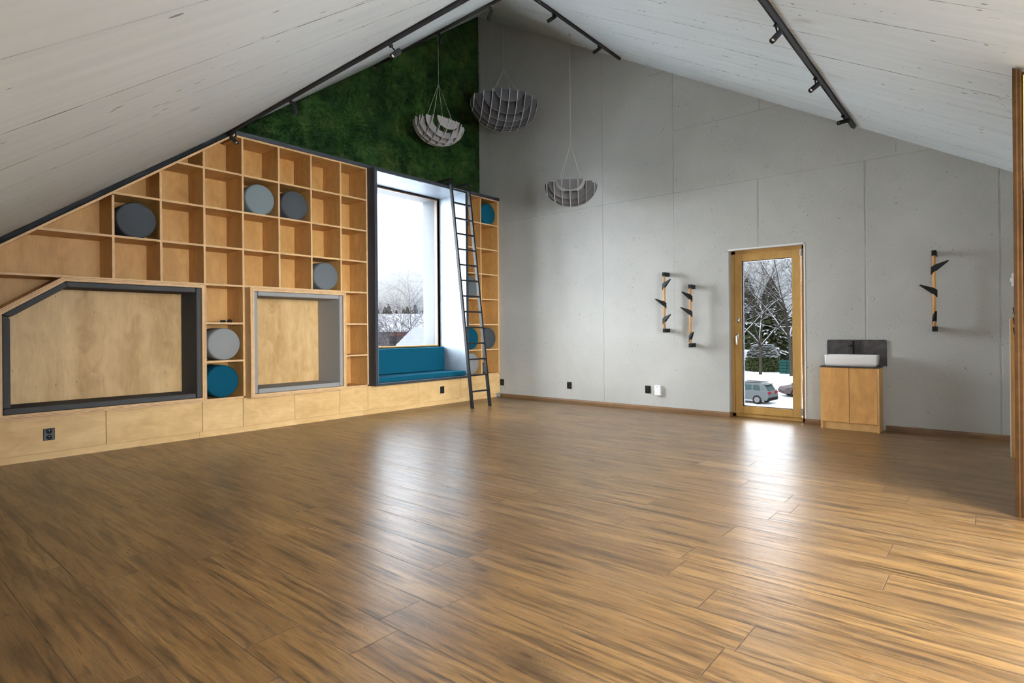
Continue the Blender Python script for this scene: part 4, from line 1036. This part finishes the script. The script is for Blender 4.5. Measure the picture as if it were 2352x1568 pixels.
car('parked_car', 'light grey estate car with red tail light, left in the glass door', (-8.65, 40.1, GZ), R_(17 - 24), M['car_grey'], True)
car('parked_car', 'dark brown car cut off by the right edge of the door glass', (-5.55, 46.9, GZ), R_(17 + 14), M['car_brown'], False)

# far side seen through the big window
bl = thing('apartment_building', 'red and grey apartment block with a snowy roof in the window view', 'building', (-52, 38, GZ))
u = Vector((-.615, -.79, 0)).normalized() * -1   # along the facade, to the right in view
nrm = Vector((.79, -.615, 0)).normalized()
o0 = Vector((-56.0, 31.2, 0)) - u * 14
def facade(b, s0, s1, z0, z1, n0=0, n1=.3, mi=0):
    k = len(b.v)
    for nn in (n0, n1):
        for s_, z in ((s0, z0), (s1, z0), (s1, z1), (s0, z1)):
            q = o0 + u * s_ + nrm * nn; b.v.append((q.x, q.y, z))
    for f in ((0, 1, 2, 3), (7, 6, 5, 4), (0, 4, 5, 1), (1, 5, 6, 2), (2, 6, 7, 3), (3, 7, 4, 0)): b.f.append(tuple(k + i for i in f)); b.m.append(mi); b.sm.append(False)
b = MB(); facade(b, 0, 34, GZ, 1.45, -8, 0); b.build('wall', M['brick_red'], bl)
b = MB()
for s_ in (4, 11.4, 19, 26.5): facade(b, s_, s_ + 3.6, GZ, 1.4, 0, .06)
b.build('render_panel', M['house_grey'], bl)
for i in range(11):
    for j in range(2):
        b = MB(); facade(b, 1.0 + i * 3.05, 2.6 + i * 3.05, -3.9 + j * 2.85, -2.2 + j * 2.85, 0, .10); b.build('window', M['pane_dark'], bl)
b = MB(); k = 0
for s0, s1 in ((-1, 35),):
    p = [o0 + u * s0 + nrm * .8, o0 + u * s1 + nrm * .8, o0 + u * s1 - nrm * 6, o0 + u * s0 - nrm * 6]; zz = [1.4, 1.4, 3.6, 3.6]
    b.quadface([(q.x, q.y, z) for q, z in zip(p, zz)]); b.quadface([(q.x, q.y, z - .25) for q, z in zip(p, zz)])
    b.quadface([(p[0].x, p[0].y, 1.4), (p[1].x, p[1].y, 1.4), (p[1].x, p[1].y, 1.15), (p[0].x, p[0].y, 1.15)])
b.build('roof', M['snow'], bl)
# nearer house: only its snowed roof shows
hs = thing('neighbour_house', 'house with a white ribbed snow-covered roof, low right in the window view', 'house', (-15, 13, GZ))
A = Vector((-16.32, 12.36, 1.36)); Bq = Vector((-11.5, 16.4, 1.36)); e0 = Vector((-18.9, 10.2, -1.55)) ; e1 = Vector((-10.4, 14.6, -1.75)) 
b = MB(); n = 16
dn = Vector((.05, -.04, .06))
fr0, fr1 = Vector((-18.6, 10.4, -1.6)), Vector((-9.9, 15.4, -1.6))
for i in range(n):
    t0, t1 = i / n, (i + 1) / n
    a, c = A.lerp(fr0, t0), Bq.lerp(fr1, t0); a2, c2 = A.lerp(fr0, t1), Bq.lerp(fr1, t1); up = Vector((0, 0, .035))
    b.quadface([a, c, c2 + up, a2 + up]); b.quadface([a2 + up, c2 + up, c2, a2])
bk0 = A + Vector((-2.6, 3.0, -2.9)); bk1 = Bq + Vector((-2.6, 3.0, -2.9))
b.quadface([A, Bq, bk1, bk0]); b.quadface([A, fr0, bk0]); b.build('roof', M['darkened_roof_snow'], hs)
b = MB(); b.quadface([fr0, fr1, (fr1.x, fr1.y, GZ), (fr0.x, fr0.y, GZ)]); b.quadface([fr0, bk0, (bk0.x, bk0.y, GZ), (fr0.x, fr0.y, GZ)])
b.quadface([bk0, bk1, (bk1.x, bk1.y, GZ), (bk0.x, bk0.y, GZ)]); b.quadface([fr1, bk1, (bk1.x, bk1.y, GZ), (fr1.x, fr1.y, GZ)]); b.build('wall', M['house_grey'], hs)
BG = 'birches in the window view'
tree('birch_tree', 'tall drooping bare birch on the right in the window view', 'tree', (-25.5, 20.2, GZ), 9.6, .085, 6, 31, M['bark_b'], .22, .62, False, (0, 0), BG, .34)
tree('birch_tree', 'drooping bare birch in the middle of the window view', 'tree', (-26.4, 19.4, GZ), 8.4, .078, 6, 32, M['bark_b'], .22, .62, False, (0, 0), BG, .34)
tree('birch_tree', 'smaller bare birch at the left edge of the window view', 'tree', (-27.6, 18.7, GZ), 7.4, .07, 6, 33, M['bark_b'], .22, .62, False, (0, 0), BG, .34)
FG = 'far evergreens behind the apartment block'
spr = []
for i in range(24):
    s_ = 8 + i * .95 + (i % 3) * .2
    q = o0 + u * s_ - nrm * (16 + (i * 7 % 4)); h = 8.6 + (i * 5 % 4) * .35
    az = math.degrees(math.atan2(-(q.x - 6.87), q.y + 7.33))          # bearing from the room: only those the window shows
    if 47.5 < az < 54.5: spr.append((az, q, h, i))
spr.sort(key=lambda t_: -t_[0])
ORD = ['leftmost', 'second from the left', 'third from the left', 'fourth from the left', 'fifth from the left', 'sixth from the left', 'seventh from the left', 'eighth from the left', 'ninth from the left', 'tenth from the left', 'eleventh from the left', 'twelfth from the left']
for k_, (az, q, h, i) in enumerate(spr[:12]):
    conifer('spruce_tree', 'dark spruce top behind the snowy apartment roof, ' + ORD[k_] + ' in its row', (q.x, q.y, GZ), h + .6, 2.8, 40 + i, FG)
